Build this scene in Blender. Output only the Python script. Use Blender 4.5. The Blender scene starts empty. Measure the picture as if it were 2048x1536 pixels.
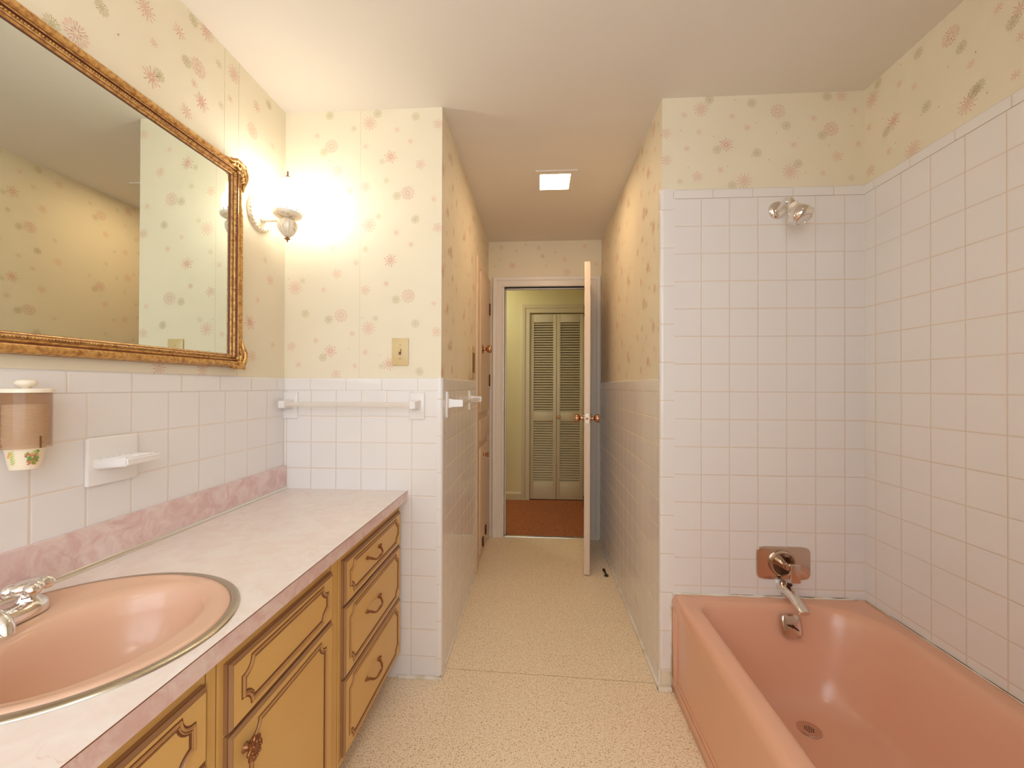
import bpy, bmesh, math, random
from mathutils import Vector, Matrix

# ------------------------------------------------------------------ camera, world, exposure
scn = bpy.context.scene
COL = scn.collection
PI = math.pi
cam_d = bpy.data.cameras.new('camera')
cam_d.sensor_width = 36.0
cam_d.sensor_fit = 'HORIZONTAL'
cam_d.lens = 36.0 * 830.8 / 2048.0
cam_d.clip_start = 0.02
cam = bpy.data.objects.new('camera', cam_d)
COL.objects.link(cam)
Rv = Vector((0.99799, 0.06327, 0.00354))
Uv = Vector((-0.00318, -0.00567, 0.99998))
Fv = Vector((-0.06329, 0.99798, 0.00545))
cam.matrix_world = Matrix(((Rv.x, Uv.x, -Fv.x, 0), (Rv.y, Uv.y, -Fv.y, 0), (Rv.z, Uv.z, -Fv.z, 1.2), (0, 0, 0, 1)))
scn.camera = cam
scn.view_settings.view_transform = 'Standard'
scn.view_settings.look = 'None'
scn.view_settings.gamma = 1.0
scn.view_settings.use_curve_mapping = False
scn.view_settings.exposure = 0.0
scn.cycles.max_bounces = 14
scn.cycles.diffuse_bounces = 8
scn.cycles.glossy_bounces = 6
scn.cycles.transmission_bounces = 10
scn.cycles.transparent_max_bounces = 12
scn.cycles.sample_clamp_indirect = 6.0
w = bpy.data.worlds.new('world')
scn.world = w
w.use_nodes = True
w.node_tree.nodes['Background'].inputs[0].default_value = (1, 0.9, 0.8, 1)
w.node_tree.nodes['Background'].inputs[1].default_value = 0.02

SCONCE_E = 28.0
SCONCE_C = (1.0, 0.97, 0.90)
PANEL_E = 41.0
REAR_FILL_E = 16.0
FILL_E = 3.1
FILL_C = (0.82, 0.99, 1.18)
HALL_E = 40.0

# ------------------------------------------------------------------ room dimensions (metres)
XL, XR = -1.0743, 1.264          # paper planes of the side walls
XCL, XCR = -0.401, 0.492         # corridor paper planes
D, DE = 1.694, 3.306             # paper planes of the cross wall and of the end wall
ZC = 2.356
WT, TT = 1.233, 1.986            # tops of wainscot tile and of tub tile
TH = 0.007                       # tile thickness
P = 0.1092
YR = -0.9                        # rear wall
TUBY = 0.166                     # rear end of the tub
HY0, HY1 = 3.416, 4.39           # hall beyond the door

# ------------------------------------------------------------------ materials
def mat(name, color, rough=0.5, metal=0.0, spec=0.5, **kw):
    m = bpy.data.materials.new(name)
    m.use_nodes = True
    b = m.node_tree.nodes['Principled BSDF']
    b.inputs['Base Color'].default_value = (*color, 1)
    b.inputs['Roughness'].default_value = rough
    b.inputs['Metallic'].default_value = metal
    b.inputs['Specular IOR Level'].default_value = spec
    for k, v in kw.items():
        b.inputs[k.replace('_', ' ')].default_value = v
    return m

def nt(m):
    return m.node_tree.nodes, m.node_tree.links, m.node_tree.nodes['Principled BSDF']

def noise_mix(m, c1, c2, scale, lo=0.35, hi=0.65, detail=3.0, bump=0.0, bdist=0.001, stretch=None, rough=0.5):
    N, L, b = nt(m)
    tc = N.new('ShaderNodeTexCoord')
    mp = N.new('ShaderNodeMapping')
    if stretch: mp.inputs['Scale'].default_value = stretch
    L.new(tc.outputs['Object'], mp.inputs[0])
    n = N.new('ShaderNodeTexNoise')
    n.inputs['Scale'].default_value = scale
    n.inputs['Detail'].default_value = detail
    n.inputs['Roughness'].default_value = rough
    L.new(mp.outputs[0], n.inputs['Vector'])
    r = N.new('ShaderNodeValToRGB')
    r.color_ramp.elements[0].position = lo
    r.color_ramp.elements[1].position = hi
    r.color_ramp.elements[0].color = (*c1, 1)
    r.color_ramp.elements[1].color = (*c2, 1)
    L.new(n.outputs['Fac'], r.inputs[0])
    L.new(r.outputs[0], b.inputs['Base Color'])
    if bump:
        bp = N.new('ShaderNodeBump')
        bp.inputs['Strength'].default_value = bump
        bp.inputs['Distance'].default_value = bdist
        L.new(n.outputs['Fac'], bp.inputs['Height'])
        L.new(bp.outputs[0], b.inputs['Normal'])
    return n, r

def math_n(N, L, op, a, b=None):
    x = N.new('ShaderNodeMath'); x.operation = op
    for i, v in enumerate((a, b)):
        if v is None: continue
        if isinstance(v, (int, float)): x.inputs[i].default_value = v
        else: L.new(v, x.inputs[i])
    return x.outputs[0]

TILE = (0.81, 0.775, 0.755)
GROUT = (0.62, 0.48, 0.34)
def tile_mat(name, lines, half=0.0008, tile=TILE, grout=GROUT, rough=0.13):
    """lines: list of (axis, origin, pitch)"""
    m = mat(name, tile, rough)
    N, L, b = nt(m)
    tc = N.new('ShaderNodeTexCoord')
    sp = N.new('ShaderNodeSeparateXYZ')
    L.new(tc.outputs['Object'], sp.inputs[0])
    dmin = None
    for ax, o, p in lines:
        v = math_n(N, L, 'SUBTRACT', sp.outputs['XYZ'.index(ax)], o)
        v = math_n(N, L, 'PINGPONG', v, p / 2)
        dmin = v if dmin is None else math_n(N, L, 'MINIMUM', dmin, v)
    mr = N.new('ShaderNodeMapRange')
    mr.interpolation_type = 'SMOOTHSTEP'
    mr.inputs['From Min'].default_value = half
    mr.inputs['From Max'].default_value = half + 0.0011
    L.new(dmin, mr.inputs['Value'])
    nz = N.new('ShaderNodeTexNoise'); nz.inputs['Scale'].default_value = 2.2
    L.new(tc.outputs['Object'], nz.inputs['Vector'])
    gm = N.new('ShaderNodeMix'); gm.data_type = 'RGBA'
    gm.inputs[6].default_value = (*grout, 1)
    gm.inputs[7].default_value = (min(1, grout[0] * 1.25), grout[1] * 1.4, grout[2] * 1.7, 1)
    L.new(nz.outputs['Fac'], gm.inputs[0])
    mx = N.new('ShaderNodeMix'); mx.data_type = 'RGBA'
    L.new(mr.outputs[0], mx.inputs[0])
    L.new(gm.outputs[2], mx.inputs[6])
    mx.inputs[7].default_value = (*tile, 1)
    L.new(mx.outputs[2], b.inputs['Base Color'])
    rr = N.new('ShaderNodeMapRange')
    rr.inputs['To Min'].default_value = 0.7; rr.inputs['To Max'].default_value = rough
    L.new(mr.outputs[0], rr.inputs['Value']); L.new(rr.outputs[0], b.inputs['Roughness'])
    # cushioned edge and a faint waviness of the glaze
    mr2 = N.new('ShaderNodeMapRange'); mr2.interpolation_type = 'SMOOTHSTEP'
    mr2.inputs['From Min'].default_value = 0.0; mr2.inputs['From Max'].default_value = 0.005
    L.new(dmin, mr2.inputs['Value'])
    n2 = N.new('ShaderNodeTexNoise'); n2.inputs['Scale'].default_value = 14.0; n2.inputs['Detail'].default_value = 1.0
    L.new(tc.outputs['Object'], n2.inputs['Vector'])
    h = math_n(N, L, 'ADD', mr2.outputs[0], math_n(N, L, 'MULTIPLY', n2.outputs['Fac'], 0.35))
    bp = N.new('ShaderNodeBump'); bp.inputs['Strength'].default_value = 0.6; bp.inputs['Distance'].default_value = 0.0012
    L.new(h, bp.inputs['Height']); L.new(bp.outputs[0], b.inputs['Normal'])
    return m

M = {}
PAPER = (0.80, 0.72, 0.55)
M['paper'] = mat('wallpaper cream', PAPER, 0.62, spec=0.3)
noise_mix(M['paper'], (0.79, 0.71, 0.54), (0.82, 0.74, 0.57), 3.0, 0.3, 0.7, 2.0)
M['pink'] = mat('wallpaper pink print', (0.73, 0.36, 0.27), 0.6, spec=0.3)
M['pink_pale'] = mat('wallpaper pale pink print', (0.77, 0.48, 0.37), 0.6, spec=0.3)
M['olive'] = mat('wallpaper olive print', (0.44, 0.36, 0.14), 0.6, spec=0.3)
M['seam'] = mat('wallpaper seam', (0.64, 0.55, 0.40), 0.7)
M['ceiling'] = mat('ceiling paint', (0.74, 0.62, 0.50), 0.7, spec=0.25)
noise_mix(M['ceiling'], (0.76, 0.71, 0.645), (0.79, 0.74, 0.67), 1.5, 0.3, 0.7, 2.0)
M['white_paint'] = mat('trim paint', (0.80, 0.74, 0.66), 0.32)
M['caulk'] = mat('white caulk', (0.80, 0.74, 0.62), 0.5)
noise_mix(M['caulk'], (0.66, 0.56, 0.40), (0.84, 0.79, 0.70), 18.0, 0.3, 0.55, 4.0)
M['ceramic'] = mat('glazed ceramic', (0.83, 0.79, 0.76), 0.12)
M['chrome'] = mat('chrome', (0.82, 0.78, 0.74), 0.09, 1.0)
M['tinted_chrome'] = mat('tinted chrome', (0.66, 0.55, 0.47), 0.14, 1.0)  # on the tub fittings the tint paints in the pink tub's reflection
M['nickel'] = mat('brushed rim metal', (0.54, 0.47, 0.37), 0.26, 1.0)
M['alu'] = mat('aluminium strip', (0.80, 0.78, 0.70), 0.28, 1.0)
M['brass'] = mat('antique brass', (0.34, 0.15, 0.07), 0.38, 0.9)
M['copper'] = mat('coppery knob metal', (0.56, 0.30, 0.18), 0.22, 1.0)
M['bronze'] = mat('dark bronze', (0.10, 0.045, 0.035), 0.4, 0.8)
M['black'] = mat('black rubber', (0.03, 0.015, 0.012), 0.5)
M['pink_tub'] = mat('pink enamel tub', (0.77, 0.425, 0.29), 0.20)
M['pink_sink'] = mat('pink enamel sink', (0.70, 0.44, 0.31), 0.22)
M['gold'] = mat('gold leaf frame', (0.58, 0.31, 0.09), 0.36, 0.55)
noise_mix(M['gold'], (0.38, 0.16, 0.045), (0.68, 0.40, 0.13), 90.0, 0.32, 0.58, 4.0, 0.8, 0.0015)
M['gold_rope'] = mat('gold rope bead', (0.62, 0.34, 0.11), 0.35, 0.55)
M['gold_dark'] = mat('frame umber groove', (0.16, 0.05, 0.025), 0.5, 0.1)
M['mirror'] = mat('mirror glass', (0.75, 0.80, 0.74), 0.0, 1.0)
M['ivory'] = mat('ivory plastic', (0.66, 0.50, 0.25), 0.3)
M['sconce_metal'] = mat('cream enamelled metal', (0.70, 0.58, 0.40), 0.35, 0.15)
noise_mix(M['sconce_metal'], (0.62, 0.44, 0.24), (0.82, 0.74, 0.60), 60.0, 0.30, 0.45, 2.0, 0.2, 0.0005)
M['plastic_white'] = mat('white plastic', (0.84, 0.74, 0.60), 0.25)
M['caster'] = mat('frosted bar plastic', (0.84, 0.76, 0.68), 0.2, spec=0.5, Alpha=0.48)
M['paint_hall'] = mat('hall wall paint', (0.74, 0.67, 0.42), 0.6)
M['paint_bifold'] = mat('closet door paint', (0.66, 0.58, 0.40), 0.4)
M['switch_slot'] = mat('switch slot brown', (0.22, 0.11, 0.05), 0.5)
M['door_paint'] = mat('door paint', (0.74, 0.60, 0.48), 0.4)

# laminate with fine pink veins
def laminate(name, c1, c2, vein, scale=7.0):
    m = mat(name, c1, 0.28)
    N, L, b = nt(m)
    tc = N.new('ShaderNodeTexCoord')
    n1 = N.new('ShaderNodeTexNoise'); n1.inputs['Scale'].default_value = scale * 2.2; n1.inputs['Detail'].default_value = 8.0
    n1.inputs['Roughness'].default_value = 0.62; n1.inputs['Distortion'].default_value = 1.2
    L.new(tc.outputs['Object'], n1.inputs['Vector'])
    r1 = N.new('ShaderNodeValToRGB'); r1.color_ramp.elements[0].position = 0.38; r1.color_ramp.elements[1].position = 0.62
    r1.color_ramp.elements[0].color = (*c1, 1); r1.color_ramp.elements[1].color = (*c2, 1)
    L.new(n1.outputs['Fac'], r1.inputs[0])
    n2 = N.new('ShaderNodeTexNoise'); n2.inputs['Scale'].default_value = scale; n2.inputs['Detail'].default_value = 5.0
    n2.inputs['Distortion'].default_value = 2.0
    L.new(tc.outputs['Object'], n2.inputs['Vector'])
    d = math_n(N, L, 'ABSOLUTE', math_n(N, L, 'SUBTRACT', n2.outputs['Fac'], 0.5))
    mr = N.new('ShaderNodeMapRange'); mr.inputs['From Min'].default_value = 0.0; mr.inputs['From Max'].default_value = 0.010
    mr.inputs['To Min'].default_value = 0.55; mr.inputs['To Max'].default_value = 0.0
    L.new(d, mr.inputs['Value'])
    n3 = N.new('ShaderNodeTexNoise'); n3.inputs['Scale'].default_value = 5.0
    L.new(tc.outputs['Object'], n3.inputs['Vector'])
    g = N.new('ShaderNodeMapRange'); g.inputs['From Min'].default_value = 0.48; g.inputs['From Max'].default_value = 0.62
    L.new(n3.outputs['Fac'], g.inputs['Value'])
    k = math_n(N, L, 'MULTIPLY', mr.outputs[0], g.outputs[0])
    mx = N.new('ShaderNodeMix'); mx.data_type = 'RGBA'
    L.new(k, mx.inputs[0]); L.new(r1.outputs[0], mx.inputs[6]); mx.inputs[7].default_value = (*vein, 1)
    L.new(mx.outputs[2], b.inputs['Base Color'])
    return m
M['counter'] = laminate('pink marbled laminate', (0.81, 0.70, 0.65), (0.84, 0.77, 0.73), (0.66, 0.44, 0.37))
M['splash'] = laminate('deeper pink marbled laminate', (0.69, 0.47, 0.44), (0.79, 0.64, 0.60), (0.50, 0.24, 0.16), 8.0)

# speckled vinyl floor
def floor_mat():
    m = mat('speckled vinyl floor', (0.7, 0.5, 0.3), 0.42)
    N, L, b = nt(m)
    tc = N.new('ShaderNodeTexCoord')
    n = N.new('ShaderNodeTexNoise'); n.inputs['Scale'].default_value = 215.0; n.inputs['Detail'].default_value = 2.0
    n.inputs['Roughness'].default_value = 0.6; n.inputs['Distortion'].default_value = 0.8
    L.new(tc.outputs['Object'], n.inputs['Vector'])
    r = N.new('ShaderNodeValToRGB')
    e = r.color_ramp.elements
    e[0].position = 0.36; e[0].color = (0.56, 0.34, 0.19, 1)
    e[1].position = 0.60; e[1].color = (0.96, 0.83, 0.62, 1)
    x = e.new(0.47); x.color = (0.93, 0.79, 0.57, 1)
    L.new(n.outputs['Fac'], r.inputs[0])
    sp = N.new('ShaderNodeSeparateXYZ'); L.new(tc.outputs['Object'], sp.inputs[0])
    # the seam between the two sheets runs slightly askew
    s = math_n(N, L, 'ADD', sp.outputs[1], math_n(N, L, 'MULTIPLY', sp.outputs[0], 0.035))
    dd = math_n(N, L, 'ABSOLUTE', math_n(N, L, 'SUBTRACT', s, 1.738))
    mr = N.new('ShaderNodeMapRange'); mr.inputs['From Min'].default_value = 0.0008; mr.inputs['From Max'].default_value = 0.002
    mr.inputs['To Min'].default_value = 0.7; mr.inputs['To Max'].default_value = 0.0
    L.new(dd, mr.inputs['Value'])
    mx = N.new('ShaderNodeMix'); mx.data_type = 'RGBA'
    L.new(mr.outputs[0], mx.inputs[0]); L.new(r.outputs[0], mx.inputs[6]); mx.inputs[7].default_value = (0.30, 0.16, 0.06, 1)
    L.new(mx.outputs[2], b.inputs['Base Color'])
    bp = N.new('ShaderNodeBump'); bp.inputs['Strength'].default_value = 0.25; bp.inputs['Distance'].default_value = 0.0008
    L.new(n.outputs['Fac'], bp.inputs['Height']); L.new(bp.outputs[0], b.inputs['Normal'])
    return m
M['floor'] = floor_mat()
M['carpet'] = mat('rust carpet', (0.36, 0.13, 0.06), 0.95, spec=0.1)
noise_mix(M['carpet'], (0.30, 0.10, 0.045), (0.50, 0.20, 0.10), 120.0, 0.3, 0.7, 3.0, 0.8, 0.004)

# antiqued cabinet paint
M['cab'] = mat('antiqued mustard cabinet paint', (0.56, 0.34, 0.115), 0.42)
noise_mix(M['cab'], (0.66, 0.395, 0.125), (0.70, 0.44, 0.15), 3.0, 0.3, 0.7, 2.0, stretch=(1, 1, 1))
M['glaze'] = mat('umber glaze', (0.17, 0.055, 0.016), 0.45)
M['bead'] = mat('glazed bead moulding', (0.47, 0.24, 0.085), 0.4)
M['cabside'] = mat('edge glaze', (0.36, 0.19, 0.085), 0.45)
M['linen'] = mat('linen cabinet paint', (0.72, 0.55, 0.39), 0.4)

def emis(name, color, strength):
    m = bpy.data.materials.new(name); m.use_nodes = True
    b = m.node_tree.nodes['Principled BSDF']
    b.inputs['Base Color'].default_value = (0.9, 0.85, 0.8, 1)
    b.inputs['Emission Color'].default_value = (*color, 1)
    b.inputs['Emission Strength'].default_value = strength
    return m
M['shade'] = emis('lit milk glass', SCONCE_C, SCONCE_E)
M['panel'] = emis('lit ceiling lens', (1.0, 0.70, 0.42), PANEL_E)
M['dome'] = emis('added fill dome', (1.0, 0.93, 0.85), REAR_FILL_E)  # extra lamp added for fill at the unseen rear
M['fill_glass'] = emis('added fill glow', FILL_C, FILL_E)  # glowing sheet added to brighten the room from behind
M['hall_dome'] = emis('lit hall dome', (1.0, 0.95, 0.66), HALL_E)

def glass_mat():
    m = mat('smoked plastic', (0.50, 0.27, 0.13), 0.12)
    N, L, b = nt(m)
    b.inputs['Alpha'].default_value = 0.34
    return m
M['smoke'] = glass_mat()

# ------------------------------------------------------------------ mesh helpers
def box(bm, x0, x1, y0, y1, z0, z1, bev=0.0, seg=2, mi=0):
    vs = [bm.verts.new((x, y, z)) for x in (x0, x1) for y in (y0, y1) for z in (z0, z1)]
    idx = [(0, 1, 3, 2), (4, 6, 7, 5), (0, 4, 5, 1), (2, 3, 7, 6), (0, 2, 6, 4), (1, 5, 7, 3)]
    fs = [bm.faces.new([vs[i] for i in f]) for f in idx]
    for f in fs: f.material_index = mi
    if bev > 0:
        es = set(e for f in fs for e in f.edges)
        r = bmesh.ops.bevel(bm, geom=list(es), offset=bev, segments=seg, affect='EDGES', profile=0.5)
        for f in r['faces']: f.material_index = mi
    return vs

def frame_of(d):
    d = d.normalized()
    a = Vector((0, 0, 1)) if abs(d.z) < 0.9 else Vector((1, 0, 0))
    u = d.cross(a).normalized()
    return u, d.cross(u).normalized()

def tube(bm, pts, r, seg=12, closed=False, mi=0, caps=True):
    pts = [Vector(p) for p in pts]
    n = len(pts)
    rad = r if isinstance(r, (list, tuple)) else [r] * n
    rings = []
    pu = None
    for i, p in enumerate(pts):
        if closed: d = pts[(i + 1) % n] - pts[i - 1]
        else: d = pts[min(i + 1, n - 1)] - pts[max(i - 1, 0)]
        d.normalize()
        if pu is None: u, v = frame_of(d)
        else:
            u = (pu - d * pu.dot(d)).normalized(); v = d.cross(u)
        pu = u
        rings.append([bm.verts.new(p + (u * math.cos(a) + v * math.sin(a)) * rad[i]) for a in [2 * PI * k / seg for k in range(seg)]])
    m = n if closed else n - 1
    for i in range(m):
        A, B = rings[i], rings[(i + 1) % n]
        for k in range(seg):
            f = bm.faces.new((A[k], A[(k + 1) % seg], B[(k + 1) % seg], B[k])); f.material_index = mi; f.smooth = True
    if caps and not closed:
        for R in (rings[0], rings[-1]):
            try:
                f = bm.faces.new(R); f.material_index = mi
            except ValueError: pass
    return rings

def lathe(bm, prof, origin=(0, 0, 0), axis=(0, 0, 1), seg=32, flute=None, mi=0, sx=1.0, sy=1.0):
    """prof: list of (radius, height along the axis)"""
    o = Vector(origin); ax = Vector(axis).normalized()
    u, v = frame_of(ax)
    if abs(ax.z) > 0.9: u, v = Vector((1, 0, 0)), Vector((0, 1, 0))
    rings = []
    for r, h in prof:
        if r < 1e-6:
            rings.append([bm.verts.new(o + ax * h)]); continue
        ring = []
        for k in range(seg):
            a = 2 * PI * k / seg
            rr = r * (1 + (flute[1] * math.cos(flute[0] * a) if flute else 0))
            ring.append(bm.verts.new(o + ax * h + u * (rr * math.cos(a) * sx) + v * (rr * math.sin(a) * sy)))
        rings.append(ring)
    for A, B in zip(rings, rings[1:]):
        for k in range(seg):
            k2 = (k + 1) % seg
            if len(A) == 1 and len(B) == 1: continue
            if len(A) == 1: q = (A[0], B[k2], B[k])
            elif len(B) == 1: q = (A[k], A[k2], B[0])
            else: q = (A[k], A[k2], B[k2], B[k])
            f = bm.faces.new(q); f.smooth = True; f.material_index = mi
    for R in (rings[0], rings[-1]):
        if len(R) > 2:
            f = bm.faces.new(R); f.material_index = mi
    return rings

def extrude_profile(bm, prof, A, B, u, v, mi=0, closed=True, caps=True):
    """sweep the 2-D profile (a,b) -> a*u+b*v from A to B"""
    A, B, u, v = Vector(A), Vector(B), Vector(u), Vector(v)
    ra = [bm.verts.new(A + u * a + v * b) for a, b in prof]
    rb = [bm.verts.new(B + u * a + v * b) for a, b in prof]
    n = len(prof)
    for i in range(n if closed else n - 1):
        j = (i + 1) % n
        f = bm.faces.new((ra[i], ra[j], rb[j], rb[i])); f.material_index = mi
    if caps and closed:
        bm.faces.new(ra); bm.faces.new(rb)

def sweep_loop(bm, path, profs, n):
    """closed planar path (Vectors), mitred; profs: list of (offset inward, height, material) ; n = plane normal"""
    n = Vector(n); K = len(path)
    # orientation so that 'inward' points to the inside
    area = Vector((0, 0, 0))
    for i in range(K): area += path[i].cross(path[(i + 1) % K])
    s = 1 if area.dot(n) > 0 else -1
    rings = []
    for i, p in enumerate(path):
        d1 = (p - path[i - 1]).normalized(); d2 = (path[(i + 1) % K] - p).normalized()
        n1 = n.cross(d1) * s; n2 = n.cross(d2) * s
        m = (n1 + n2)
        if m.length < 1e-6: m = n1.copy()
        m.normalize()
        c = max(0.45, m.dot(n1))
        m = m / c
        rings.append([bm.verts.new(p + m * o + n * h) for o, h, _ in profs])
    for i in range(K):
        A, B = rings[i], rings[(i + 1) % K]
        for k in range(len(profs) - 1):
            f = bm.faces.new((A[k], A[k + 1], B[k + 1], B[k])); f.material_index = profs[k][2]; f.smooth = True
    return rings

def obj(name, bm, mats, parent=None, smooth=None, bev=None, fix=True):
    if fix: bmesh.ops.recalc_face_normals(bm, faces=bm.faces)
    me = bpy.data.meshes.new(name)
    bm.to_mesh(me); bm.free()
    if not isinstance(mats, (list, tuple)): mats = [mats]
    for m in mats: me.materials.append(M[m] if isinstance(m, str) else m)
    o = bpy.data.objects.new(name, me)
    COL.objects.link(o)
    if smooth is not None:
        me.shade_smooth()
        me.set_sharp_from_angle(angle=math.radians(smooth))
    if parent is not None:
        o.parent = parent
        if parent.parent is None: o.matrix_parent_inverse = Matrix.Translation(-parent.location)
    return o

def tag(o, label, cat, group=None, kind=None):
    o['label'] = label; o['category'] = cat
    if group: o['group'] = group
    if kind: o['kind'] = kind
    return o

def thing(name, label, cat, loc, group=None):
    o = bpy.data.objects.new(name, None); COL.objects.link(o)
    o.location = loc; o.empty_display_size = 0.05
    return tag(o, label, cat, group)

def struct(name, bm, mats, parent=None, smooth=None, label=None):
    o = obj(name, bm, mats, parent, smooth)
    if parent is None:
        o['kind'] = 'structure'
        if label: o['label'] = label
    return o

def dup(root, delta, label=None):
    r = root.copy(); COL.objects.link(r); r.location = root.location + Vector(delta)
    if label: r['label'] = label
    for ch in list(root.children):
        c = ch.copy(); COL.objects.link(c); c.parent = r; c.matrix_parent_inverse = ch.matrix_parent_inverse.copy()
        for g in list(ch.children):
            d = g.copy(); COL.objects.link(d); d.parent = c; d.matrix_parent_inverse = g.matrix_parent_inverse.copy()
    return r

nb = bmesh.new

# ------------------------------------------------------------------ wallpaper print
rnd = random.Random(7)
def flake(bm, O, u, v, n, a, b, dia, kind):
    """print one starburst at (a,b) of the wall plane O + a*u + b*v; materials 1 pink, 2 pale pink, 3 olive"""
    c = O + u * a + v * b + n * 0.0004
    R = dia / 2
    ph = rnd.random() * PI
    if kind.islower() and kind == 'd':
        ns, mi = 6, 1
    def quad(ang, r0, r1, w0, w1, mi):
        ca, sa = math.cos(ang), math.sin(ang)
        d = u * ca + v * sa; t = u * -sa + v * ca
        vs = [bm.verts.new(c + d * r0 + t * w0), bm.verts.new(c + d * r1 + t * w1), bm.verts.new(c + d * r1 - t * w1), bm.verts.new(c + d * r0 - t * w0)]
        f = bm.faces.new(vs); f.material_index = mi
        if f.normal.dot(n) < 0: f.normal_flip()
    if kind == 'S':      # large open star
        for k in range(12): quad(ph + k * PI / 6, R * 0.12, R * (1.0 if k % 2 == 0 else 0.8), 0.0005, 0.0013, 1)
        for k in range(12): quad(ph + (k + .5) * PI / 6, R * 0.1, R * 0.42, 0.0003, 0.0006, 2)
    elif kind == 'D':    # dense burst
        for k in range(12): quad(ph + k * PI / 6, R * 0.08, R * 0.62, 0.0004, 0.0012, 1)
        for k in range(12): quad(ph + (k + .5) * PI / 6, R * 0.55, R * 0.98, 0.0003, 0.0013, 1)
    elif kind == 'R':    # ringed flower
        for k in range(12): quad(ph + k * PI / 6, R * 0.15, R * 0.9, 0.0004, 0.0007, 1)
        for k in range(12): quad(ph + (k + .5) * PI / 6, R * 0.62, R * 0.98, 0.0008, 0.0020, 2)
        for k in range(8): quad(ph + k * PI / 4, R * 0.28, R * 0.42, 0.0016, 0.0016, 2)
    elif kind == 'P':    # medium pink
        for k in range(10): quad(ph + k * PI / 5, R * 0.12, R * (1.0 if k % 2 else 0.85), 0.0005, 0.0011, 1)
    elif kind == 'p':    # small pink
        for k in range(8): quad(ph + k * PI / 4, R * 0.1, R, 0.0004, 0.0009, 2 if rnd.random() < .4 else 1)
    elif kind == 'O':    # olive
        for k in range(11): quad(ph + k * 2 * PI / 11, R * 0.10, R, 0.0004, 0.0007, 3)
        for k in range(11): quad(ph + (k + .5) * 2 * PI / 11, R * 0.62, R * 0.86, 0.0003, 0.0006, 3)
    elif kind == 'o':
        for k in range(9): quad(ph + k * 2 * PI / 9, R * 0.12, R, 0.0003, 0.0006, 3)
    else:
        for k in range(3): quad(ph + k * PI / 3, -R, R, R * 0.4, R * 0.4, 1)

SZ = {'S': .058, 'D': .060, 'R': .058, 'P': .044, 'p': .024, 'O': .036, 'o': .026, 'd': .004}
# pixel lists read off the photograph's wall planes are turned into wall coordinates here
def cam_ray(px, py):
    return Fv + Rv * ((px - 1024) / 830.8) + Uv * ((768 - py) / 830.8)
def wall_pt(axis, val, px, py):
    d = cam_ray(px, py); t = val / d['xyz'.index(axis)]
    return d * t + Vector((0, 0, 1.2))
def from_crop(x0, y0, s, L):
    return [(x0 + a / s, y0 + b / s, k) for a, b, k in L]

F1 = from_crop(560, 400, 4.268, [(760,215,'D'),(840,140,'o'),(1155,165,'O'),(1345,235,'P'),(992,278,'p'),(1118,380,'p'),(942,515,'S'),(487,630,'P'),(650,535,'p'),(730,420,'o'),(130,750,'D'),(195,690,'o'),(372,768,'p'),(728,770,'P'),(905,715,'p'),(1095,820,'R'),(990,850,'O'),(1310,885,'p'),(215,970,'O'),(520,985,'R'),(415,1020,'O'),(40,1130,'P'),(755,1095,'D'),(815,1010,'o'),(615,1140,'p'),(1155,1055,'O'),(1335,1125,'P'),(98,1250,'P'),(305,1200,'p'),(430,1290,'S'),(365,1345,'O'),(728,1300,'p'),(157,1405,'p'),(930,1400,'S'),(865,1420,'o'),(640,1415,'p'),(480,1490,'P'),(1190,1465,'O'),(500,110,'o'),(450,410,'p'),(587,1268,'d'),(700,1005,'d'),(850,1325,'d'),(75,675,'d')])
F1 += from_crop(600, 200, 6.827, [(955,320,'D'),(1060,190,'O'),(405,215,'O'),(570,190,'D'),(1580,225,'O'),(1885,325,'P'),(235,490,'p'),(430,635,'R'),(325,715,'O'),(1325,405,'p'),(900,635,'p'),(1240,775,'S'),(1120,840,'o'),(1510,560,'p'),(1645,880,'P'),(515,965,'P'),(895,1185,'P'),(1180,1100,'o'),(1470,1270,'R'),(1320,1310,'O'),(1830,1350,'p'),(410,825,'d'),(680,1245,'o'),(735,390,'o')])
F2 = from_crop(1280, 150, 3.938, [(250,195,'P'),(348,315,'p'),(480,270,'D'),(548,195,'O'),(465,450,'p'),(370,578,'p'),(205,460,'P'),(210,672,'P'),(315,840,'o'),(452,800,'P'),(635,748,'p'),(725,325,'p'),(880,222,'O'),(843,415,'p'),(678,550,'S'),(605,590,'O'),(922,612,'O'),(820,835,'D'),(725,870,'O'),(1085,285,'R'),(1152,400,'O'),(1212,548,'p'),(1370,340,'p'),(1183,760,'D'),(1245,698,'O'),(1440,775,'p'),(1555,640,'P'),(1505,425,'R'),(1435,475,'O'),(1693,278,'p'),(1720,545,'p'),(1665,812,'o'),(1475,170,'O'),(1585,165,'P'),(745,195,'d'),(910,380,'d'),(580,483,'d'),(1075,455,'d'),(1245,495,'d'),(880,640,'d'),(1012,668,'d'),(1488,552,'d'),(1665,400,'d'),(690,720,'d'),(1300,770,'d'),(380,730,'d'),(318,437,'d')])
F3 = from_crop(1700, 0, 3.658, [(1085,60,'p'),(1245,60,'P'),(1190,165,'O'),(735,265,'R'),(815,345,'O'),(500,390,'O'),(885,470,'p'),(1210,550,'p'),(360,615,'p'),(470,635,'p'),(205,610,'O'),(165,725,'D'),(560,780,'O'),(320,885,'S'),(265,965,'O'),(945,630,'O'),(905,670,'O'),(860,760,'D'),(140,930,'p'),(460,1095,'D'),(380,1180,'O'),(285,1105,'p'),(150,1250,'P'),(1250,265,'p'),(650,780,'d'),(920,380,'d'),(240,870,'d'),(375,470,'d'),(715,488,'d'),(1005,678,'d'),(515,842,'d'),(335,1045,'d')])
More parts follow.
